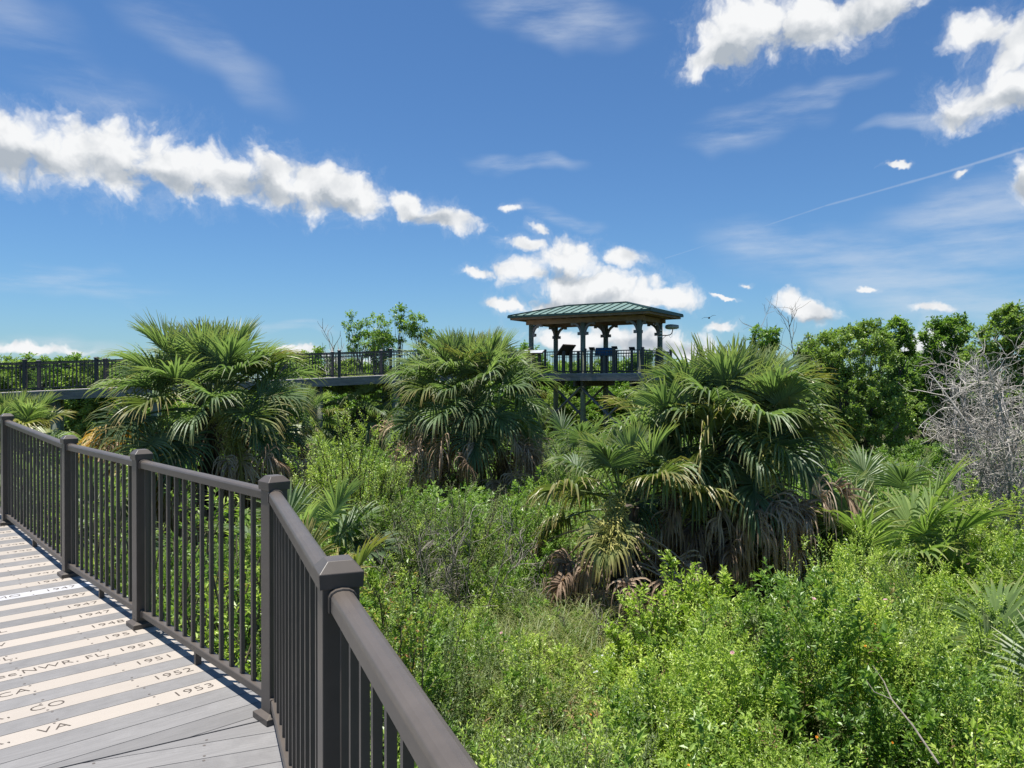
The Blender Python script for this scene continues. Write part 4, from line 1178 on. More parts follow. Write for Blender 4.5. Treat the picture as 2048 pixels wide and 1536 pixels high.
far_bushes = [  # px, depth, top py, proto, label
    (-20, 47, 714, 1, 'round dark bush cut off by the left edge beyond the walkway'),
    (40, 50, 706, 2, 'rounded bush standing above the handrail at the far left beyond the walkway'),
    (105, 46, 728, 3, 'low bush in the dip of the hedge line at far left'),
    (150, 52, 711, 0, 'bush whose flat top shows above the handrail left of the tall palm'),
    (190, 45, 712, 1, 'bush with a spiky top behind the second visible walkway post'),
    (232, 49, 711, 2, 'bush beyond the walkway just left of the tall palm crown'),
    (275, 44, 704, 3, 'bush showing through the left fronds of the tall palm'),
    (585, 46, 716, 2, 'bush behind the walkway railing right of the tall palm'),
    (640, 48, 699, 0, 'light green bush rising just over the handrail left of the bare sapling'),
    (600, 38, 742, 3, 'low pale bush beside the walkway right of the tall palm'),
    (690, 45, 712, 1, 'bush beneath the split crowned tree'),
    (760, 48, 722, 3, 'low bush between the stems of the sparse trees'),
    (840, 46, 712, 2, 'bush beside the thin open tree, left of the round palm'),
    (905, 44, 690, 0, 'bush topping out behind the left fronds of the round palm'),
    (1045, 46, 684, 3, 'yellow green bush peeping out right of the round palm crown'),
    (1100, 50, 716, 1, 'bush behind the left pillars of the pavilion'),
    (1150, 47, 724, 0, 'bush behind the dark backed information panel'),
    (1200, 50, 716, 2, 'bush behind the blue panel of the pavilion'),
    (1250, 47, 720, 3, 'bush behind the right half of the pavilion railing'),
    (1300, 46, 705, 0, 'bush behind the outermost pillar of the pavilion'),
    (1360, 48, 712, 1, 'bush behind the spiky top of the broad palm'),
    (1440, 44, 716, 2, 'bush behind the right fronds of the broad palm'),
    (1490, 48, 722, 3, 'bush left of the small round headed tree'),
    (1130, 41, 775, 2, 'dark bush below the pavilion deck, left of the front pillar'),
    (1210, 42, 770, 3, 'sunlit bush under the pavilion between its crossed braces'),
    (1270, 41, 768, 0, 'bush under the right half of the pavilion floor'),
    (760, 37, 770, 0, 'bright bush right of the pile below the walkway'),
    (690, 38, 785, 3, 'bush behind the small palm below the walkway'),
    (830, 36, 775, 2, 'bush below the walkway behind the round palm'),
    (560, 34, 790, 1, 'bush below the walkway right of the tall palm'),
    (270, 33, 782, 3, 'bush under the walkway left of the tall palm'),
    (1640, 42, 690, 1, 'bush behind the bushy tree on the right'),
    (1940, 44, 690, 2, 'bush filling the gap between the leaning tree and the tallest tree'),
    (1830, 43, 700, 3, 'bush in the gap right of the slender tree'),
]
used = set()
for i, (px, dep, ty, k, lab) in enumerate(far_bushes):
    p = gl(px, dep); h = (EYE - (ty - 760) / FPX * dep) - p[2]
    sc = h / 3.75
    rz = random.uniform(0, 6.28); s3 = (max(.62, sc * random.uniform(.9, 1.15)), max(.62, sc * random.uniform(.9, 1.15)), sc)
    if k not in used:
        used.add(k); o = protos[k]; o.location = tuple(p); o.rotation_euler = (0, 0, rz); o.scale = s3; o['label'] = lab
    else:
        dup(protos[k], p, rz, s3, lab)

# --- far-off wood along the horizon
def treeline():
    global rng
    keep = rng; rng = np.random.default_rng(77)
    n = 2600
    th = rng.uniform(R(-46), R(46), n); dist = rng.uniform(62, 110, n)
    x = np.sin(th) * dist; y = np.cos(th) * dist
    hgt = (2.5 + 1.2 * np.sin(x * .13 + 1) + .8 * np.sin(x * .41) + rng.normal(size=n) * .35)
    L = MB()
    per = 34; idx = np.repeat(np.arange(n), per); m = len(idx)
    z = GROUND + hgt[idx] * rng.uniform(.1, 1.05, m) ** .7 + .2
    P = np.stack([x[idx] + rng.normal(size=m) * .8, y[idx] + rng.normal(size=m) * .8, z], 1)
    Ln = rng.uniform(.25, .5, m)
    L.leaves(P, unit(rand_dirs(m) + Z3 * .2), unit(Z3 * .8 + rand_dirs(m)), Ln, Ln * .7, a=np.clip(.45 + .15 * rng.normal(size=n)[idx] + .12 * rng.normal(size=m), 0, 1))
    o = L.obj('distant_woods', M['dark']); tag(o, 'low dark green woods along the horizon', 'woods', kind='stuff')
    rng = keep
treeline()

# --- undergrowth sprigs
def sprig(h, nbr, per, leaf, ratio, seed, up=.5, spread=.8, stem=True):
    global rng
    keep = rng; rng = np.random.default_rng(2000 + seed)
    K = 6
    S = stems_to(np.array([[0, 0, 0.]]), np.array([[rng.normal() * .12 * h, rng.normal() * .12 * h, h]]), K, wob=.015)
    T = twigs_off(S, nbr, .2, (.14, .30), up)
    L = MB()
    leaves_on(L, T, per, leaf, ratio, a=.5, up=up, spread=spread)
    leaves_on(L, S, per + 6, leaf, ratio, t0=.2, a=.55, up=up, spread=spread)
    if stem:
        L.tubes(S, np.linspace(.005, .002, K)[None], 3, a=.05)
    rng = keep
    return L.arrays()
def scatter_into(mb, lib, X, which, rz, sc, tilt, da):
    for k, (V, Q, T, A, B) in enumerate(lib):
        sel = np.nonzero(which == k)[0]
        if not len(sel): continue
        c, s_ = np.cos(rz[sel]), np.sin(rz[sel])
        W_ = V[None] * sc[sel][:, None, :]
        x = W_[..., 0] * c[:, None] - W_[..., 1] * s_[:, None]; y = W_[..., 0] * s_[:, None] + W_[..., 1] * c[:, None]; z = W_[..., 2]
        x = x + z * tilt[sel][:, :1]; y = y + z * tilt[sel][:, 1:2]
        P = np.stack([x, y, z], -1) + X[sel][:, None, :]
        n = len(V); off = (np.arange(len(sel)) * n)[:, None, None]
        mb.add(P.reshape(-1, 3), (Q[None] + off).reshape(-1, 4), a=np.clip(A[None] + da[sel][:, None], 0, 1).ravel(), b=np.tile(B, len(sel)))

def rail_side(x, y):
    """signed distance outwards from the railing line (positive: outside the boardwalk)"""
    la = (x - P4[0]) * nA[0] + (y - P4[1]) * nA[1]
    lb = (x - P4[0]) * nB[0] + (y - P4[1]) * nB[1]
    return np.maximum(la, lb)
# hummocks: (px, depth, radius, extra height) of the taller mounds of growth
def hum(px, d): p = at_ground(px, d); return p[0], p[1]
HUMPS = [(*hum(900, 6.3), 1.3, .35), (*hum(1650, 8.4), 1.5, .38), (*hum(1820, 8.8), .8, .15), (*hum(1520, 7.0), 1.5, .30), (*hum(1350, 9.2), .9, .45), (*hum(800, 8.0), 1.1, .45), (*hum(1960, 10.5), 1.4, .65), (*hum(1950, 7.5), 1.1, .1),
         (*hum(880, 12.5), 1.5, .5), (*hum(1060, 12.5), 1.0, .5), (*hum(720, 14), 1.6, .6), (*hum(1130, 19), 1.4, .6)]
CLEAR = [(*hum(1330, 9.9), .8, .7), (*hum(1480, 9.7), .7, .8), (*hum(1590, 9.9), .6, .8), (*hum(900, 8.6), .5, .5), (*hum(1420, 7.9), .35, .6), (*hum(1210, 6.6), .35, .5), (*hum(1700, 6.4), .3, .55), (*hum(1165, 9.3), 1.0, .75), (*hum(1200, 8.0), .7, .4), (*hum(1060, 8.2), .7, .35), (*hum(1400, 6.3), .5, .35), (*hum(1240, 11.6), 1.2, 1.0), (*hum(1420, 12.2), 1.9, 1.0), (*hum(1560, 11.2), 1.1, 1.0), (*hum(1350, 10.8), 1.0, .9)]
def base_height(x, y):
    h = .86 + .16 * np.sin(x * 1.7 + .6) * np.sin(y * 1.5 + 1.1)
    for (cx, cy, r, e) in HUMPS: h = h + e * np.exp(-((x - cx) ** 2 + (y - cy) ** 2) / r ** 2)
    for (cx, cy, r, e) in CLEAR: h = h * (1 - e * np.exp(-((x - cx) ** 2 + (y - cy) ** 2) / r ** 2))
    return h
def right_bright(x, y):
    px = x / y * FPX + 1024
    return np.clip((px - 1080) / 250, 0, 1)
# every bush of the undergrowth is a dome with its own height, width and kind of leaf
_g = np.random.default_rng(41)
MN = 520
MX = _g.uniform(-6.5, 9.5, MN); MY = _g.uniform(2.4, 13.5, MN); MR = _g.uniform(.32, .95, MN)
ME = base_height(MX, MY) * _g.uniform(.70, 1.30, MN)
_rb = right_bright(MX, MY)
KINDS_ = ['bright', 'mid', 'grey', 'big', 'dry']
_pr = np.stack([.13 + .66 * _rb, .38 - .29 * _rb, .25 - .15 * _rb, .14 - .07 * _rb, .10 - .07 * _rb], 1)
MK = (_g.random(MN)[:, None] > np.cumsum(_pr / _pr.sum(1, keepdims=True), 1)).sum(1)
MK = np.clip(MK, 0, 4)
def mounds(x, y):
    x = np.atleast_1d(np.asarray(x, float)); y = np.atleast_1d(np.asarray(y, float))
    d2 = (x[:, None] - MX[None]) ** 2 + (y[:, None] - MY[None]) ** 2
    q = ME[None] * np.sqrt(np.clip(1 - d2 / MR[None] ** 2, 0, 1))
    k = q.argmax(1)
    floor = .30 + .65 * np.clip((y - 12.0) / 1.5, 0, 1)
    return np.maximum(q[np.arange(len(x)), k], floor * base_height(x, y)), MK[k], k
def canopy(x, y):
    h = mounds(x, y)[0]
    return h if np.ndim(x) else float(h[0])
def spots(n, y0, y1, margin=.35, xpad=1.5):
    x = rng.uniform(-.72 * y1 - xpad, .72 * y1 + xpad, n); y = rng.uniform(y0, y1, n)
    ok = (np.abs(x) < .70 * y + xpad) & (rail_side(x, y) > margin)
    return x[ok], y[ok]
lib_bright = [sprig(.55, 9, 8, (.040, .062), .38, i) for i in range(7)]
lib_mid = [sprig(.60, 9, 7, (.045, .070), .48, 20 + i) for i in range(6)]
lib_grey = [sprig(.65, 10, 9, (.028, .045), .30, 40 + i, up=.7) for i in range(6)]
def fill(name, label, mat, lib, X, Y, weight, zfrac, scl, seedoff, cat='undergrowth'):
    """keep points by weight(x,y) and set each sprig so that its top reaches the canopy"""
    w = weight(X, Y); keep = rng.random(len(X)) < w
    x, y = X[keep], Y[keep]; n = len(x)
    H = canopy(x, y)
    ok = H > .12; x, y, H = x[ok], y[ok], H[ok]; n = len(x)
    sc = rng.uniform(*scl, n)
    top = H * rng.uniform(zfrac[0], 1.12, n)
    sz = np.minimum(sc * rng.uniform(.9, 1.2, n), np.maximum(top / .55, .35))
    z = ground_z(x, y) + np.maximum(0, top - .58 * sz) - .03
    mb = MB()
    scatter_into(mb, lib, np.stack([x, y, z], 1), rng.integers(0, len(lib), n), rng.uniform(0, 6.28, n), np.stack([sc, sc, sz], 1), rng.normal(size=(n, 2)) * .18, rng.normal(size=n) * .10 + MU[mounds(x, y)[2]])
    o = mb.obj(name, M[mat]); tag(o, label, cat, kind='stuff')
    return o
def nz(x, y, f, p): return .5 + .25 * (np.sin(x * f + p) + np.sin(y * f * 1.3 + p * 2.1 + x * .7)) * .9
lib_big = [sprig(.55, 6, 6, (.070, .110), .46, 60 + i, up=.5) for i in range(5)]
lib_dry = [sprig(.6, 7, 4, (.035, .06), .30, 80 + i, up=.4) for i in range(5)]
lib_tall = [sprig(.9, 12, 8, (.032, .05), .30, 90 + i, up=.9) for i in range(5)]
M['big'] = leaf_mat('broad_leaf', GREENS['mid'], rough=.38, trans=.32, spec=.5, patch=.3)
M['dry'] = leaf_mat('dry_leaf', [(0, (.16, .11, .05)), (.5, (.30, .21, .10)), (1, (.40, .33, .16))], rough=.8, trans=.2, tcol=(1.2, 1, .6), spec=.2, patch=.2)
def of_kind(k, other=.06, same=1.0):
    return lambda x, y: np.where(mounds(x, y)[1] == k, same, other)
MU = _g.normal(size=MN) * .16
for n_, nm, lab, mt, lib, k, oth, y1 in ((17000, 'bright_undergrowth', 'bright yellow green leafy bushes of undergrowth filling the lower right', 'bright', lib_bright, 0, .07, 11.5),
        (17000, 'leafy_undergrowth', 'mid green bushes of undergrowth beside the near railing', 'mid', lib_mid, 1, .06, 12.5),
        (17000, 'greyish_undergrowth', 'greyish green fine leafed bushes of weeds in the middle ground', 'greyg', lib_grey, 2, .07, 13.5),
        (11000, 'broad_leafed_undergrowth', 'bushes of broader leafed weeds among the undergrowth', 'big', lib_big, 3, .02, 11.5),
        (9000, 'dry_undergrowth', 'dry brown weeds and dead leaves among the undergrowth', 'dry', lib_dry, 4, .05, 12.5)):
    X, Y = spots(n_, 2.6, y1)
    fill(nm, lab, mt, lib, X, Y, of_kind(k, oth, .95 if k != 4 else .55), (.45, 1), (.7, 1.25), 0)
X, Y = spots(9000, 2.6, 12.5)
fill('low_herbs', 'low dark green herbs in the hollows between the bushes', 'dark', lib_mid, X, Y, lambda x, y: np.where(mounds(x, y)[0] < .45, .8, .1) * (1 - .6 * right_bright(x, y)), (.5, .9), (.5, .9), 0)
X, Y = spots(1300, 4.0, 12)
fill('upright_weeds', 'slender upright weeds standing above the undergrowth', 'bright', lib_tall, X, Y, lambda x, y: np.clip(nz(x, y, 1.3, 3.3) * 2.2 - .9, 0, 1), (1.0, 1.3), (.8, 1.2), 0)
X, Y = spots(8000, 11.5, 34, xpad=3)
fill('distant_undergrowth', 'green scrub covering the ground beneath the palms and the walkway', 'mid', lib_mid, X, Y, lambda x, y: np.full_like(x, .9), (.5, 1), (1.5, 2.6), 0)

# grass
def grass_patch(n, cx, cy, rx, ry, hl, seed):
    global rng
    keep = rng; rng = np.random.default_rng(seed)
    x = cx + rng.normal(size=n) * rx; y = cy + rng.normal(size=n) * ry
    ok = rail_side(x, y) > .3; x, y = x[ok], y[ok]; n = len(x)
    K = 5; h = rng.uniform(*hl, n); az = rng.uniform(0, 6.28, n)
    cur = unit(np.stack([np.cos(az) * .25, np.sin(az) * .25, np.ones(n)], 1)); side = np.stack([-np.sin(az), np.cos(az), np.zeros(n)], 1)
    pos = np.stack([x, y, ground_z(x, y)], 1); Vs = []
    for k in range(K + 1):
        w = .0055 * (1 - (k / K) ** 2 * .9)
        Vs.append(np.stack([pos - side * w, pos + side * w], 1))
        pos = pos + cur * (h / K)[:, None]
        cur = unit(cur + np.stack([np.cos(az), np.sin(az), np.full(n, -.55)], 1) * .16 * (k + .5))
    V = np.stack(Vs, 1); i = (np.arange(n)[:, None] * (K + 1) + np.arange(K)[None]) * 2
    Q = np.stack([i, i + 1, i + 3, i + 2], -1).reshape(-1, 4)
    rng2 = np.random.default_rng(seed + 1)
    res = (V.reshape(-1, 3), Q, np.repeat(np.clip(.5 + rng2.normal(size=n) * .25, 0, 1), (K + 1) * 2), np.tile(np.repeat(np.linspace(0, 1, K + 1), 2), n))
    rng = keep
    return res
mb = MB()
for (n, px, d, rx, ry, hl, sd) in ((2600, 1100, 9.6, .7, .8, (.4, .95), 1), (1800, 1180, 9.0, .8, .7, (.3, .7), 2), (1500, 1210, 7.6, .7, .6, (.3, .6), 3), (1200, 980, 8.2, .7, .6, (.35, .7), 4), (1500, 1300, 8.2, .7, .5, (.3, .55), 5), (900, 1600, 9.2, 1.2, .6, (.4, .8), 6), (900, 1900, 8.8, .9, .8, (.5, 1.0), 7), (2200, 1120, 17, .9, 1.6, (.7, 1.5), 8)):
    cx, cy = hum(px, d); V, Q, A, B = grass_patch(n, cx, cy, rx, ry, hl, 60 + sd); mb.add(V, Q, a=A, b=B)
o = mb.obj('grass', M['grass']); tag(o, 'long fresh green grass in the open patch of the undergrowth', 'grass', kind='stuff')

# --- individual shrubs
SG = 'shrubs beyond the near railing'
def shrub(label, px, depth, top_py, r, lm, nst=16, ntw=190, per=9, leaf=(.04, .065), ratio=.42, group=SG, name='leafy_shrub', wm='stem', seed=0, twig=(.18, .38), a=.5, flat=.75, up=.4, t0=.25):
    global rng
    keep = rng; rng = np.random.default_rng(3000 + seed)
    p = gl(px, depth); h = EYE - (top_py - 760) / FPX * depth - p[2]
    LW = shrub_mesh(h, r, nst, ntw, per, leaf, ratio, twig, a, flat, up=up, t0=t0)
    o = plant(name, label, 'shrub', p, LW, lm, wm, group=group, parts=('leaves', 'stems'))
    rng = keep
    return o
shrub('young bright leaved shrub standing above the railing before the tall palm', 446, 6.0, 868, .42, 'bright', 9, 80, 9, (.055, .085), .36, seed=1, flat=.6, t0=.35)
shrub('glossy leafed shrub behind the balusters left of the corner post', 470, 5.6, 1000, .75, 'mid', 18, 260, 10, (.05, .08), .42, seed=2)
shrub('leafy shrub at the foot of the corner post, seen through the balusters', 505, 4.9, 1090, .55, 'bright', 14, 220, 10, (.045, .07), .42, seed=3)
shrub('shaded shrub behind the second panel of the railing', 330, 7.2, 960, .8, 'mid', 16, 230, 10, (.05, .075), .42, seed=4)
shrub('dark shrub behind the third panel of the railing', 215, 8.6, 900, .9, 'dark', 16, 230, 10, (.05, .075), .42, seed=5)
shrub('dim leafy shrub at the far end of the railing', 100, 9.9, 868, 1.0, 'dark', 16, 230, 10, (.05, .08), .42, seed=6)
shrub('feathery light green shrub between the tall palm and the round palm', 708, 13.6, 826, 1.15, 'bright', 70, 1200, 14, (.055, .09), .20, seed=7, up=.9, flat=.7, t0=.35, twig=(.2, .45))
shrub('feathery green shrub below the light green feathery one', 755, 13.5, 925, .9, 'greyg', 30, 380, 12, (.04, .065), .2, seed=8, up=.8)
shrub('bushy green shrub at the foot of the round palm', 1045, 12.6, 985, 1.0, 'mid', 34, 520, 10, (.045, .07), .42, seed=9)
shrub('light green shrub left of the grey twiggy one', 800, 12.0, 968, .85, 'mid', 28, 420, 11, (.04, .06), .4, seed=10)
shrub('greyish shrub laced with bare grey twigs in the middle', 895, 11.6, 972, 1.35, 'greyg', 46, 760, 12, (.03, .050), .36, seed=11)
shrub('green shrub with red young shoots beside the front railing post', 765, 6.4, 1150, .62, 'red', 16, 230, 10, (.045, .07), .44, seed=12)
shrub('low leafy shrub with orange shoots beyond the front railing', 845, 7.6, 1150, .62, 'red', 16, 220, 10, (.045, .07), .44, seed=13)
shrub('bright fresh shrub with large leaves at the foot of the broad palm', 1395, 9.6, 1082, .62, 'bright', 13, 190, 10, (.075, .115), .40, seed=14, flat=.55, t0=.4)
shrub('bright leafy shrub before the broad palm, left of the tall fresh one', 1300, 8.9, 1165, .62, 'bright', 14, 210, 10, (.065, .10), .42, seed=15)
shrub('dark leaved low shrub in front of the bright fresh shrubs', 1390, 7.4, 1230, .55, 'mid', 14, 190, 10, (.05, .075), .42, seed=16)
shrub('tall upright shrub before the dead fronds of the silvery palmetto', 1670, 9.6, 1150, .7, 'bright', 30, 330, 11, (.04, .06), .34, seed=17, up=.9, t0=.4)
shrub('upright yellow green shrub in front of the golden palmetto frond', 1850, 9.4, 1215, .7, 'bright', 26, 300, 11, (.04, .06), .34, seed=18, up=.9, t0=.4)
shrub('pale weedy shrub right of the silvery palmetto', 1960, 10.2, 1060, .9, 'greyg', 28, 380, 11, (.035, .055), .3, seed=19, up=.8)
shrub('leafy shrub below the dead grey shrub at the right edge', 1990, 11.6, 965, .9, 'bright', 22, 330, 10, (.05, .075), .44, seed=20)
shrub('dark leafy bush under the bare branches beside the silvery palmetto', 1900, 12.8, 930, .9, 'mid', 22, 330, 10, (.05, .075), .44, seed=21)
shrub('leafy tuft at the lower right corner', 1985, 5.2, 1440, .4, 'bright', 10, 120, 10, (.06, .09), .40, seed=22)
shrub('dusty green shrub in the bright undergrowth below the broad palm', 1500, 8.3, 1215, .6, 'greyg', 18, 260, 10, (.04, .06), .38, seed=23)
shrub('shrub in the gap between the round palm and the broad palm', 1140, 17.5, 870, .9, 'greyg', 26, 360, 11, (.05, .08), .3, seed=24, up=.7)
shrub('shrub clinging to the right skirt of the round palm', 1085, 18.2, 960, .7, 'dark', 18, 260, 10, (.05, .08), .44, seed=25)
# bare twigs through the middle shrub
def twig_thing(name, label, px, depth, h, r, nst, seed, lev, mat='grey_bark', rad=.010, curl=.25, splay=.6):
    o = thing(name, label, 'dead twigs', gl(px, depth), 0, 'bare dead twigs')
    bare_mesh(h, r, nst, lev, 1.0, curl=curl, rad=rad, splay=splay, seed=seed).obj('branches', M[mat], o)
twig_thing('dead_branch', 'tangle of bare grey twigs over the middle shrub', 905, 10.9, 2.0, 1.2, 22, 20, [(200, (.25, .6), .3), (620, (.12, .35), .2)])
twig_thing('dead_branch', 'bare dark twigs under the round palm skirt', 930, 14.2, 1.75, 1.0, 14, 21, [(90, (.3, .6), .4), (200, (.15, .3), .3)], rad=.012)
twig_thing('dead_branch', 'bare grey twigs right of the middle shrub', 1020, 10.6, 1.15, .7, 9, 22, [(60, (.25, .5), .3), (160, (.12, .3), .2)])
twig_thing('dead_branch', 'dry brown twigs at the edge of the grassy patch', 1165, 9.5, .9, .3, 6, 23, [(30, (.2, .4), .3), (60, (.1, .2), .2)], mat='bark', rad=.008, splay=.35)
# fallen dead branch in the lower right
fb = thing('fallen_branch', 'long pale forked dead branch slanting through the bright undergrowth', 'dead branch', (0, 0, 0))
mb = MB()
b0, b1, b2 = at(1880, 1530, 5.0), at(1785, 1400, 6.0), at(1745, 1330, 6.6)
mb.tubes(np.array([[b0, b0 * .5 + b1 * .5 + [0, 0, .02], b1, b1 * .5 + b2 * .5 + [0.02, 0, 0], b2]]), np.array([[.007, .0065, .0055, .004, .002]]), 6, a=[.3], cap=True)
c1, c2 = at(1750, 1385, 6.2), at(1722, 1345, 6.5)
mb.tubes(np.array([[b1, b1 * .4 + c1 * .6, c1, c2]]), np.array([[.004, .0035, .003, .002]]), 5, a=[.3], cap=True)
mb.obj('branch', M['grey_bark'], fb)

# --- flowers
def flower_mesh(r, npet, mat, cup=.5):
    mb = MB(); az = np.arange(npet) / npet * 2 * np.pi
    for ring, (rr, cu) in enumerate(((1.0, cup), (.7, cup + .5))):
        D = unit(np.stack([np.cos(az + ring * .4), np.sin(az + ring * .4), np.full(npet, cu)], 1))
        Nn = unit(np.stack([-np.cos(az + ring * .4) * cu, -np.sin(az + ring * .4) * cu, np.ones(npet)], 1))
        mb.leaves(np.zeros((npet, 3)), D, Nn, np.full(npet, r * rr), np.full(npet, r * rr * .8), a=.5, fold=.15, wide=.6)
    return mb.mesh('flower', M[mat])
fm_p, fm_o, fm_w = flower_mesh(.026, 7, 'pink', .9), flower_mesh(.012, 7, 'orange', .5), flower_mesh(.014, 6, 'white_flower', .2)
def flower(name, mesh, label, px, py, group, depth=None, lift=.10):
    if depth is None:   # stand it on top of the undergrowth along the line of sight
        best = None
        for dep in np.linspace(4.5, 13, 170):
            p = at(px, py, dep)
            if p[2] <= ground_z(p[0], p[1]) + canopy(np.array(p[0]), np.array(p[1])) + lift: best = p; break
        if best is None: return
    else: best = at(px, py, depth)
    o = mesh_obj(name, mesh); o.location = tuple(best); o.rotation_euler = (random.uniform(-.9, .1), random.uniform(-.4, .4), random.uniform(0, 6))
    tag(o, label, 'flower', group)
for px, py in ((966, 1280), (1003, 1268), (1011, 1286), (1008, 1304), (1041, 1415), (1005, 1477), (1628, 1200), (1716, 1200), (1772, 1202), (1669, 1223), (1918, 1113), (1938, 1130), (1466, 1308)):
    flower('pink_flower', fm_p, 'small pale pink flower among the green undergrowth', px, py, 'pink flowers')
for px, py in ((1181, 1431), (1751, 1249), (1732, 1293), (1584, 1321), (1635, 1476), (1787, 1487), (1378, 1533), (1560, 1350)):
    flower('orange_flower', fm_o, 'tiny orange flower among the bright undergrowth', px, py, 'orange flowers')
for px, py in ((1215, 1308), (1223, 1316), (1205, 1312), (1186, 1338), (1194, 1344), (1180, 1332), (1189, 1346), (1228, 1308)):
    flower('white_flower', fm_w, 'tiny white flower head beside the grassy patch', px, py, 'white flowers')

# ------------------------------------------------------------------ sky
SUN_EL, SUN_AZ = R(80.5), math.atan2(-1.0, .18)      # azimuth from +Y towards +X
w = bpy.data.worlds.new('World'); bpy.context.scene.world = w; w.use_nodes = True
nt = w.node_tree; nt.nodes.clear(); lk = nt.links.new
out = nt.nodes.new('ShaderNodeOutputWorld'); bg = nt.nodes.new('ShaderNodeBackground')
SKY_STRENGTH = .059
bg.inputs['Strength'].default_value = SKY_STRENGTH
lk(bg.outputs[0], out.inputs[0])
sky = nt.nodes.new('ShaderNodeTexSky'); sky.sky_type = 'NISHITA'; sky.sun_disc = False
sky.sun_elevation = SUN_EL; sky.sun_rotation = SUN_AZ
sky.air_density = 1.0; sky.dust_density = .3; sky.ozone_density = 3.0; sky.altitude = 0
def mth(op, a, b=None, c=None, clamp=False):
    n = nt.nodes.new('ShaderNodeMath'); n.operation = op; n.use_clamp = clamp
    for i, x in enumerate((a, b, c)):
        if x is None: continue
        if isinstance(x, (int, float)): n.inputs[i].default_value = x
        else: lk(x, n.inputs[i])
    return n.outputs[0]
def vmt(op, a, b=None):
    n = nt.nodes.new('ShaderNodeVectorMath'); n.operation = op
    for i, x in enumerate((a, b)):
        if x is None: continue
        if isinstance(x, tuple): n.inputs[i].default_value = x
        else: lk(x, n.inputs[i])
    return n
def smooth(x, a, b, lo=0.0, hi=1.0):
    n = nt.nodes.new('ShaderNodeMapRange'); n.interpolation_type = 'SMOOTHSTEP'
    lk(x, n.inputs[0]); n.inputs[1].default_value = a; n.inputs[2].default_value = b; n.inputs[3].default_value = lo; n.inputs[4].default_value = hi
    return n.outputs[0]
def noise(vec, scale, detail=6, rough=.55, dim='3D'):
    n = nt.nodes.new('ShaderNodeTexNoise'); n.noise_dimensions = dim; n.inputs['Scale'].default_value = scale; n.inputs['Detail'].default_value = detail; n.inputs['Roughness'].default_value = rough
    lk(vec, n.inputs['Vector']); return n
tc = nt.nodes.new('ShaderNodeTexCoord'); sp = nt.nodes.new('ShaderNodeSeparateXYZ'); lk(tc.outputs['Generated'], sp.inputs[0])
az_ = mth('ARCTAN2', sp.outputs[0], sp.outputs[1]); el_ = mth('ARCSINE', sp.outputs[2])
cb = nt.nodes.new('ShaderNodeCombineXYZ'); lk(az_, cb.inputs[0]); lk(el_, cb.inputs[1])
pos0 = cb.outputs[0]
def azel(px, py):
    v = np.array([(px - 1024) / FPX, 1.0, -(py - 760) / FPX]); v /= np.linalg.norm(v)
    return np.array([math.atan2(v[0], v[1]), math.asin(v[2])])
# domain warp for ragged edges
n1 = noise(pos0, 9.0, 2, .6, '2D'); n2 = noise(pos0, 38.0, 3, .65, '2D')
w1 = vmt('SCALE', vmt('SUBTRACT', n1.outputs['Color'], (.5, .5, .5)).outputs[0]); w1.inputs['Scale'].default_value = .05
w2 = vmt('SCALE', vmt('SUBTRACT', n2.outputs['Color'], (.5, .5, .5)).outputs[0]); w2.inputs['Scale'].default_value = .016
wp = vmt('ADD', vmt('ADD', pos0, w1.outputs[0]).outputs[0], w2.outputs[0]).outputs[0]
def lobe(px, py, rx, ry, rot, vec):
    c = azel(px, py); t = R(rot)
    e1 = azel(px + rx * math.cos(t), py + rx * math.sin(t)) - c; e2 = azel(px - ry * math.sin(t), py + ry * math.cos(t)) - c
    mp = nt.nodes.new('ShaderNodeMapping'); mp.vector_type = 'TEXTURE'
    mp.inputs['Location'].default_value = (c[0], c[1], 0); mp.inputs['Rotation'].default_value = (0, 0, math.atan2(e1[1], e1[0]))
    mp.inputs['Scale'].default_value = (np.linalg.norm(e1), np.linalg.norm(e2), 1)
    lk(vec, mp.inputs[0])
    return vmt('LENGTH', mp.outputs[0]).outputs['Value']
def union(lobes, vec):
    d = None
    for L_ in lobes:
        v_ = vec
        if d is not None:   # evaluate the lobes one after another (keeps the shader small)
            q = nt.nodes.new('ShaderNodeVectorMath'); q.operation = 'MULTIPLY_ADD'; q.inputs[1].default_value = (1e-7,) * 3
            lk(d, q.inputs[0]); lk(vec, q.inputs[2]); v_ = q.outputs[0]
        x = lobe(*L_, v_)
        if d is None: d = x
        else:
            n = nt.nodes.new('ShaderNodeMath'); n.operation = 'SMOOTH_MIN'; n.inputs[2].default_value = .25; lk(d, n.inputs[0]); lk(x, n.inputs[1]); d = n.outputs[0]
    return mth('SUBTRACT', 1.0, d)
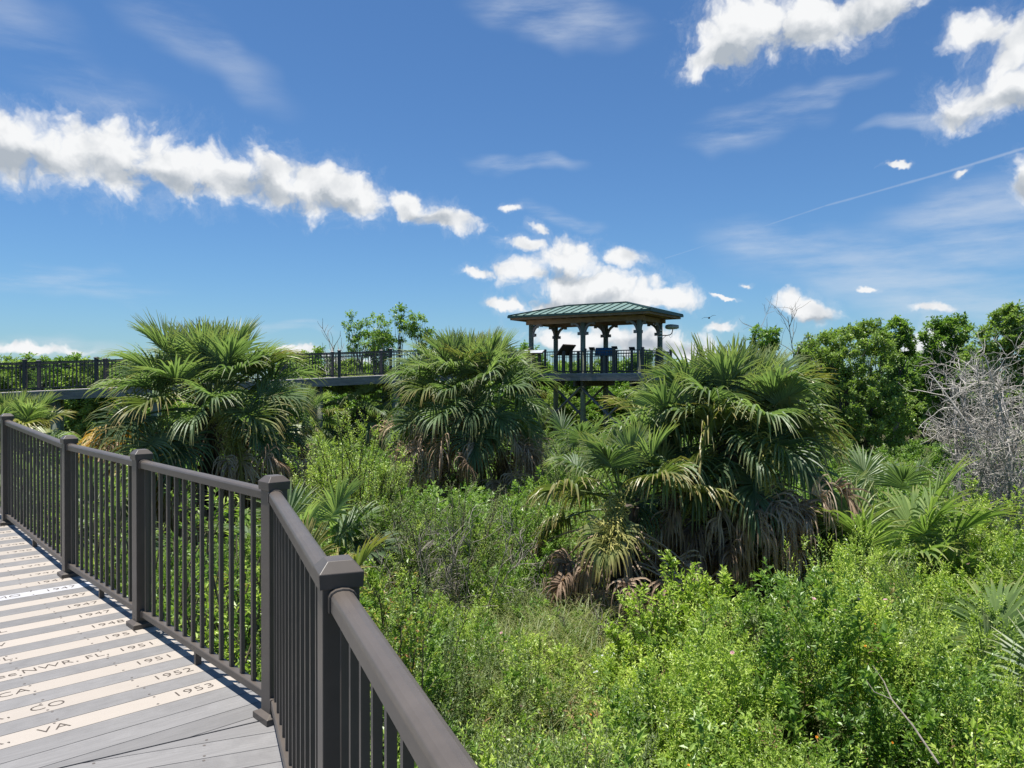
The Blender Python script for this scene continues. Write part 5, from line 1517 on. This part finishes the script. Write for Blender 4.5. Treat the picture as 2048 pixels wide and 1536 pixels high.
CUM = [(15, 285, 105, 62, 12), (130, 325, 125, 54, 15), (235, 318, 118, 86, 12), (345, 334, 115, 66, 15), (455, 354, 85, 56, 15), (535, 360, 74, 62, 15), (655, 384, 110, 52, 10),
       (730, 392, 50, 28, 12), (820, 405, 55, 22, 25), (895, 435, 70, 27, 18),
       (1020, 417, 18, 8, 0), (1068, 458, 22, 13, 10), (1040, 490, 40, 15, 10), (1125, 520, 74, 50, 10), (1045, 545, 55, 22, 5), (955, 545, 45, 13, 10), (1245, 525, 62, 22, 5), (1185, 580, 165, 42, 6),
       (1010, 612, 38, 15, 15), (1130, 610, 110, 26, 0), (1310, 606, 85, 20, 6),
       (1440, 112, 95, 30, -22), (1500, 55, 120, 72, -10), (1610, 45, 130, 70, -5), (1730, 10, 130, 42, -12),
       (1960, 70, 80, 42, -5), (2020, 110, 62, 80, 0), (1935, 200, 85, 46, -15), (2030, 170, 66, 52, 0),
       (2042, 360, 34, 44, 0), (1785, 328, 26, 6, 0), (1940, 345, 26, 8, -30),
       (1500, 583, 12, 6, 0), (1450, 610, 20, 5, 15), (1445, 654, 26, 10, 0), (1608, 620, 58, 24, 8), (1860, 618, 44, 11, 0), (1735, 571, 26, 5, 0),
       (1150, 672, 110, 26, 0), (1300, 684, 120, 28, 0), (1400, 700, 80, 22, 0), (85, 697, 130, 13, 2), (1850, 690, 70, 45, 0), (640, 715, 110, 9, 0)]
Dc = union(CUM, wp)
puff = noise(wp, 17.0, 10, .63, '2D')
vor = nt.nodes.new('ShaderNodeTexVoronoi'); vor.voronoi_dimensions = '2D'; vor.feature = 'SMOOTH_F1'; vor.inputs['Scale'].default_value = 26.0; vor.inputs['Smoothness'].default_value = .35
vor.inputs['Detail'].default_value = 3.0; vor.inputs['Roughness'].default_value = .6; lk(wp, vor.inputs['Vector'])
bill = mth('SUBTRACT', 1.0, vor.outputs['Distance'])
dens = mth('ADD', mth('ADD', Dc, mth('MULTIPLY', mth('SUBTRACT', puff.outputs['Fac'], .5), 1.05)), mth('MULTIPLY', bill, .50))
core = smooth(dens, -.16, .56)
wisp = noise(wp, 34.0, 8, .7, '2D')
halo = mth('MULTIPLY', smooth(mth('ADD', Dc, mth('MULTIPLY', mth('SUBTRACT', wisp.outputs['Fac'], .5), 2.2)), -.60, .70), .22)
alpha = mth('MAXIMUM', core, halo, clamp=True)
# relief: compare the puffs with those a little nearer the sun
shift = vmt('ADD', pos0, (.004, .016, 0)).outputs[0]
puff2 = noise(shift, 15.0, 4, .5, '2D')
puff3 = noise(pos0, 15.0, 4, .5, '2D')
rel_ = mth('SUBTRACT', puff3.outputs['Fac'], puff2.outputs['Fac'])
UNDER = [(40, 325, 130, 26, 8), (230, 362, 130, 30, 14), (360, 372, 100, 24, 12), (560, 392, 110, 26, 10), (690, 405, 70, 16, 6), (850, 432, 60, 14, 18), (1170, 605, 150, 16, 3), (1130, 552, 60, 14, 4),
         (1480, 112, 80, 26, -15), (1600, 85, 120, 34, -12), (1730, 35, 90, 26, -16), (1940, 228, 70, 18, -6), (2030, 200, 60, 22, 0), (1620, 642, 60, 11, 4), (2040, 385, 30, 20, 0), (1300, 692, 130, 14, 0)]
Du = union(UNDER, wp)
thick = smooth(mth('ADD', Du, mth('MULTIPLY', mth('SUBTRACT', puff.outputs['Fac'], .5), -1.3)), -.45, .70)
shade = mth('ADD', mth('MULTIPLY', thick, .85), mth('ADD', mth('MULTIPLY', rel_, -1.5), mth('MULTIPLY_ADD', bill, -.30, .08)), clamp=True)
cmix = nt.nodes.new('ShaderNodeMix'); cmix.data_type = 'RGBA'; lk(shade, cmix.inputs[0])
k_ = 1 / SKY_STRENGTH / 2 ** .8
cmix.inputs[6].default_value = (.93 * k_, .94 * k_, .95 * k_, 1); cmix.inputs[7].default_value = (.44 * k_, .49 * k_, .55 * k_, 1)
# cirrus: streaks stretched along slanting directions, kept to a few broad regions
def cirrus(regions, rot, sc, seed, lo, hi):
    mp = nt.nodes.new('ShaderNodeMapping'); mp.inputs['Location'].default_value = (seed, seed * .7, 0); mp.inputs['Rotation'].default_value = (0, 0, R(rot)); mp.inputs['Scale'].default_value = sc
    lk(pos0, mp.inputs[0])
    st = noise(mp.outputs[0], 3.0, 7, .6, '2D')
    D = union(regions, vmt('ADD', pos0, w1.outputs[0]).outputs[0])
    return mth('MULTIPLY', smooth(st.outputs['Fac'], lo, hi), smooth(D, 0, .7))
c1 = cirrus([(110, 130, 300, 85, 22), (400, 90, 280, 70, 33), (20, 60, 220, 110, 20)], 30, (1.4, 7, 1), 3.1, .22, .78)
c2 = cirrus([(1800, 530, 520, 110, 3), (1980, 450, 320, 110, 0), (1600, 500, 260, 60, 10), (1900, 600, 300, 60, 0), (1640, 195, 180, 26, -15), (1860, 240, 180, 22, -8), (1040, 325, 140, 26, 5), (1110, 30, 220, 80, 10), (1500, 250, 200, 50, -15)], -6, (1.5, 8, 1), 7.7, .26, .80)
c3 = cirrus([(100, 560, 320, 40, 5), (560, 655, 130, 18, 2), (1120, 430, 120, 24, 10), (90, 690, 200, 30, 0)], 4, (1.2, 8, 1), 1.4, .40, .75)
ci = mth('MAXIMUM', mth('MAXIMUM', mth('MULTIPLY', c1, .30), mth('MULTIPLY', c2, .55)), mth('MULTIPLY', c3, .45))
# vapour trail: a thin, slightly wavering line
tr_pts = [(1330, 517), (1480, 468), (1650, 412), (1800, 370), (1900, 342), (2060, 293)]
tw = noise(pos0, 60.0, 2, .5, '2D')
trail = None
for (xa, ya), (xb, yb) in zip(tr_pts[:-1], tr_pts[1:]):
    a0, a1 = azel(xa, ya), azel(xb, yb)
    sl = (a1[1] - a0[1]) / (a1[0] - a0[0])
    dist_ = mth('ABSOLUTE', mth('SUBTRACT', el_, mth('MULTIPLY_ADD', az_, float(sl), float(a0[1] - sl * a0[0]))))
    wid = .0007 + .0009 * (xa - 1330) / 700
    line = smooth(mth('ADD', dist_, mth('MULTIPLY', mth('SUBTRACT', tw.outputs['Fac'], .5), .0012)), wid * 1.6, .0001)
    inside = mth('MULTIPLY', mth('GREATER_THAN', az_, float(a0[0])), mth('LESS_THAN', az_, float(a1[0])))
    seg = mth('MULTIPLY', mth('MULTIPLY', line, inside), .10 + .20 * (xa - 1330) / 700)
    trail = seg if trail is None else mth('MAXIMUM', trail, seg)
thin = mth('MAXIMUM', ci, trail, clamp=True)
m1 = nt.nodes.new('ShaderNodeMix'); m1.data_type = 'RGBA'; lk(thin, m1.inputs[0])
tint = vmt('MULTIPLY', sky.outputs[0], (.61, .895, 1.16))
lk(tint.outputs[0], m1.inputs[6]); m1.inputs[7].default_value = (.70 * k_, .76 * k_, .84 * k_, 1)
m2 = nt.nodes.new('ShaderNodeMix'); m2.data_type = 'RGBA'; lk(alpha, m2.inputs[0]); lk(m1.outputs[2], m2.inputs[6]); lk(cmix.outputs[2], m2.inputs[7])
lk(m2.outputs[2], bg.inputs['Color'])

sun = bpy.data.lights.new('sun', 'SUN'); sun.energy = 5.0; sun.angle = R(.53); sun.color = (1.0, .965, .91)
so = bpy.data.objects.new('sun', sun); C.objects.link(so)
sd_ = Vector((math.sin(SUN_AZ) * math.cos(SUN_EL), math.cos(SUN_AZ) * math.cos(SUN_EL), math.sin(SUN_EL)))
so.rotation_euler = sd_.to_track_quat('Z', 'Y').to_euler(); so.location = (0, 0, 30)

# ------------------------------------------------------------------ camera and render settings
cam = bpy.data.cameras.new('camera'); cam.sensor_width = 36; cam.lens = 36 * FPX / 2048; cam.clip_start = .05; cam.clip_end = 8000
co = bpy.data.objects.new('camera', cam); C.objects.link(co)
co.location = (0, 0, EYE); co.rotation_euler = (R(90) - math.atan(8 / FPX), 0, 0)
sc = bpy.context.scene; sc.camera = co
sc.view_settings.view_transform = 'Standard'; sc.view_settings.look = 'None'; sc.view_settings.exposure = .8; sc.view_settings.gamma = 1
sc.render.engine = 'CYCLES'
sc.cycles.max_bounces = 7; sc.cycles.diffuse_bounces = 4; sc.cycles.glossy_bounces = 2; sc.cycles.transmission_bounces = 4; sc.cycles.transparent_max_bounces = 4
sc.cycles.use_denoising = True
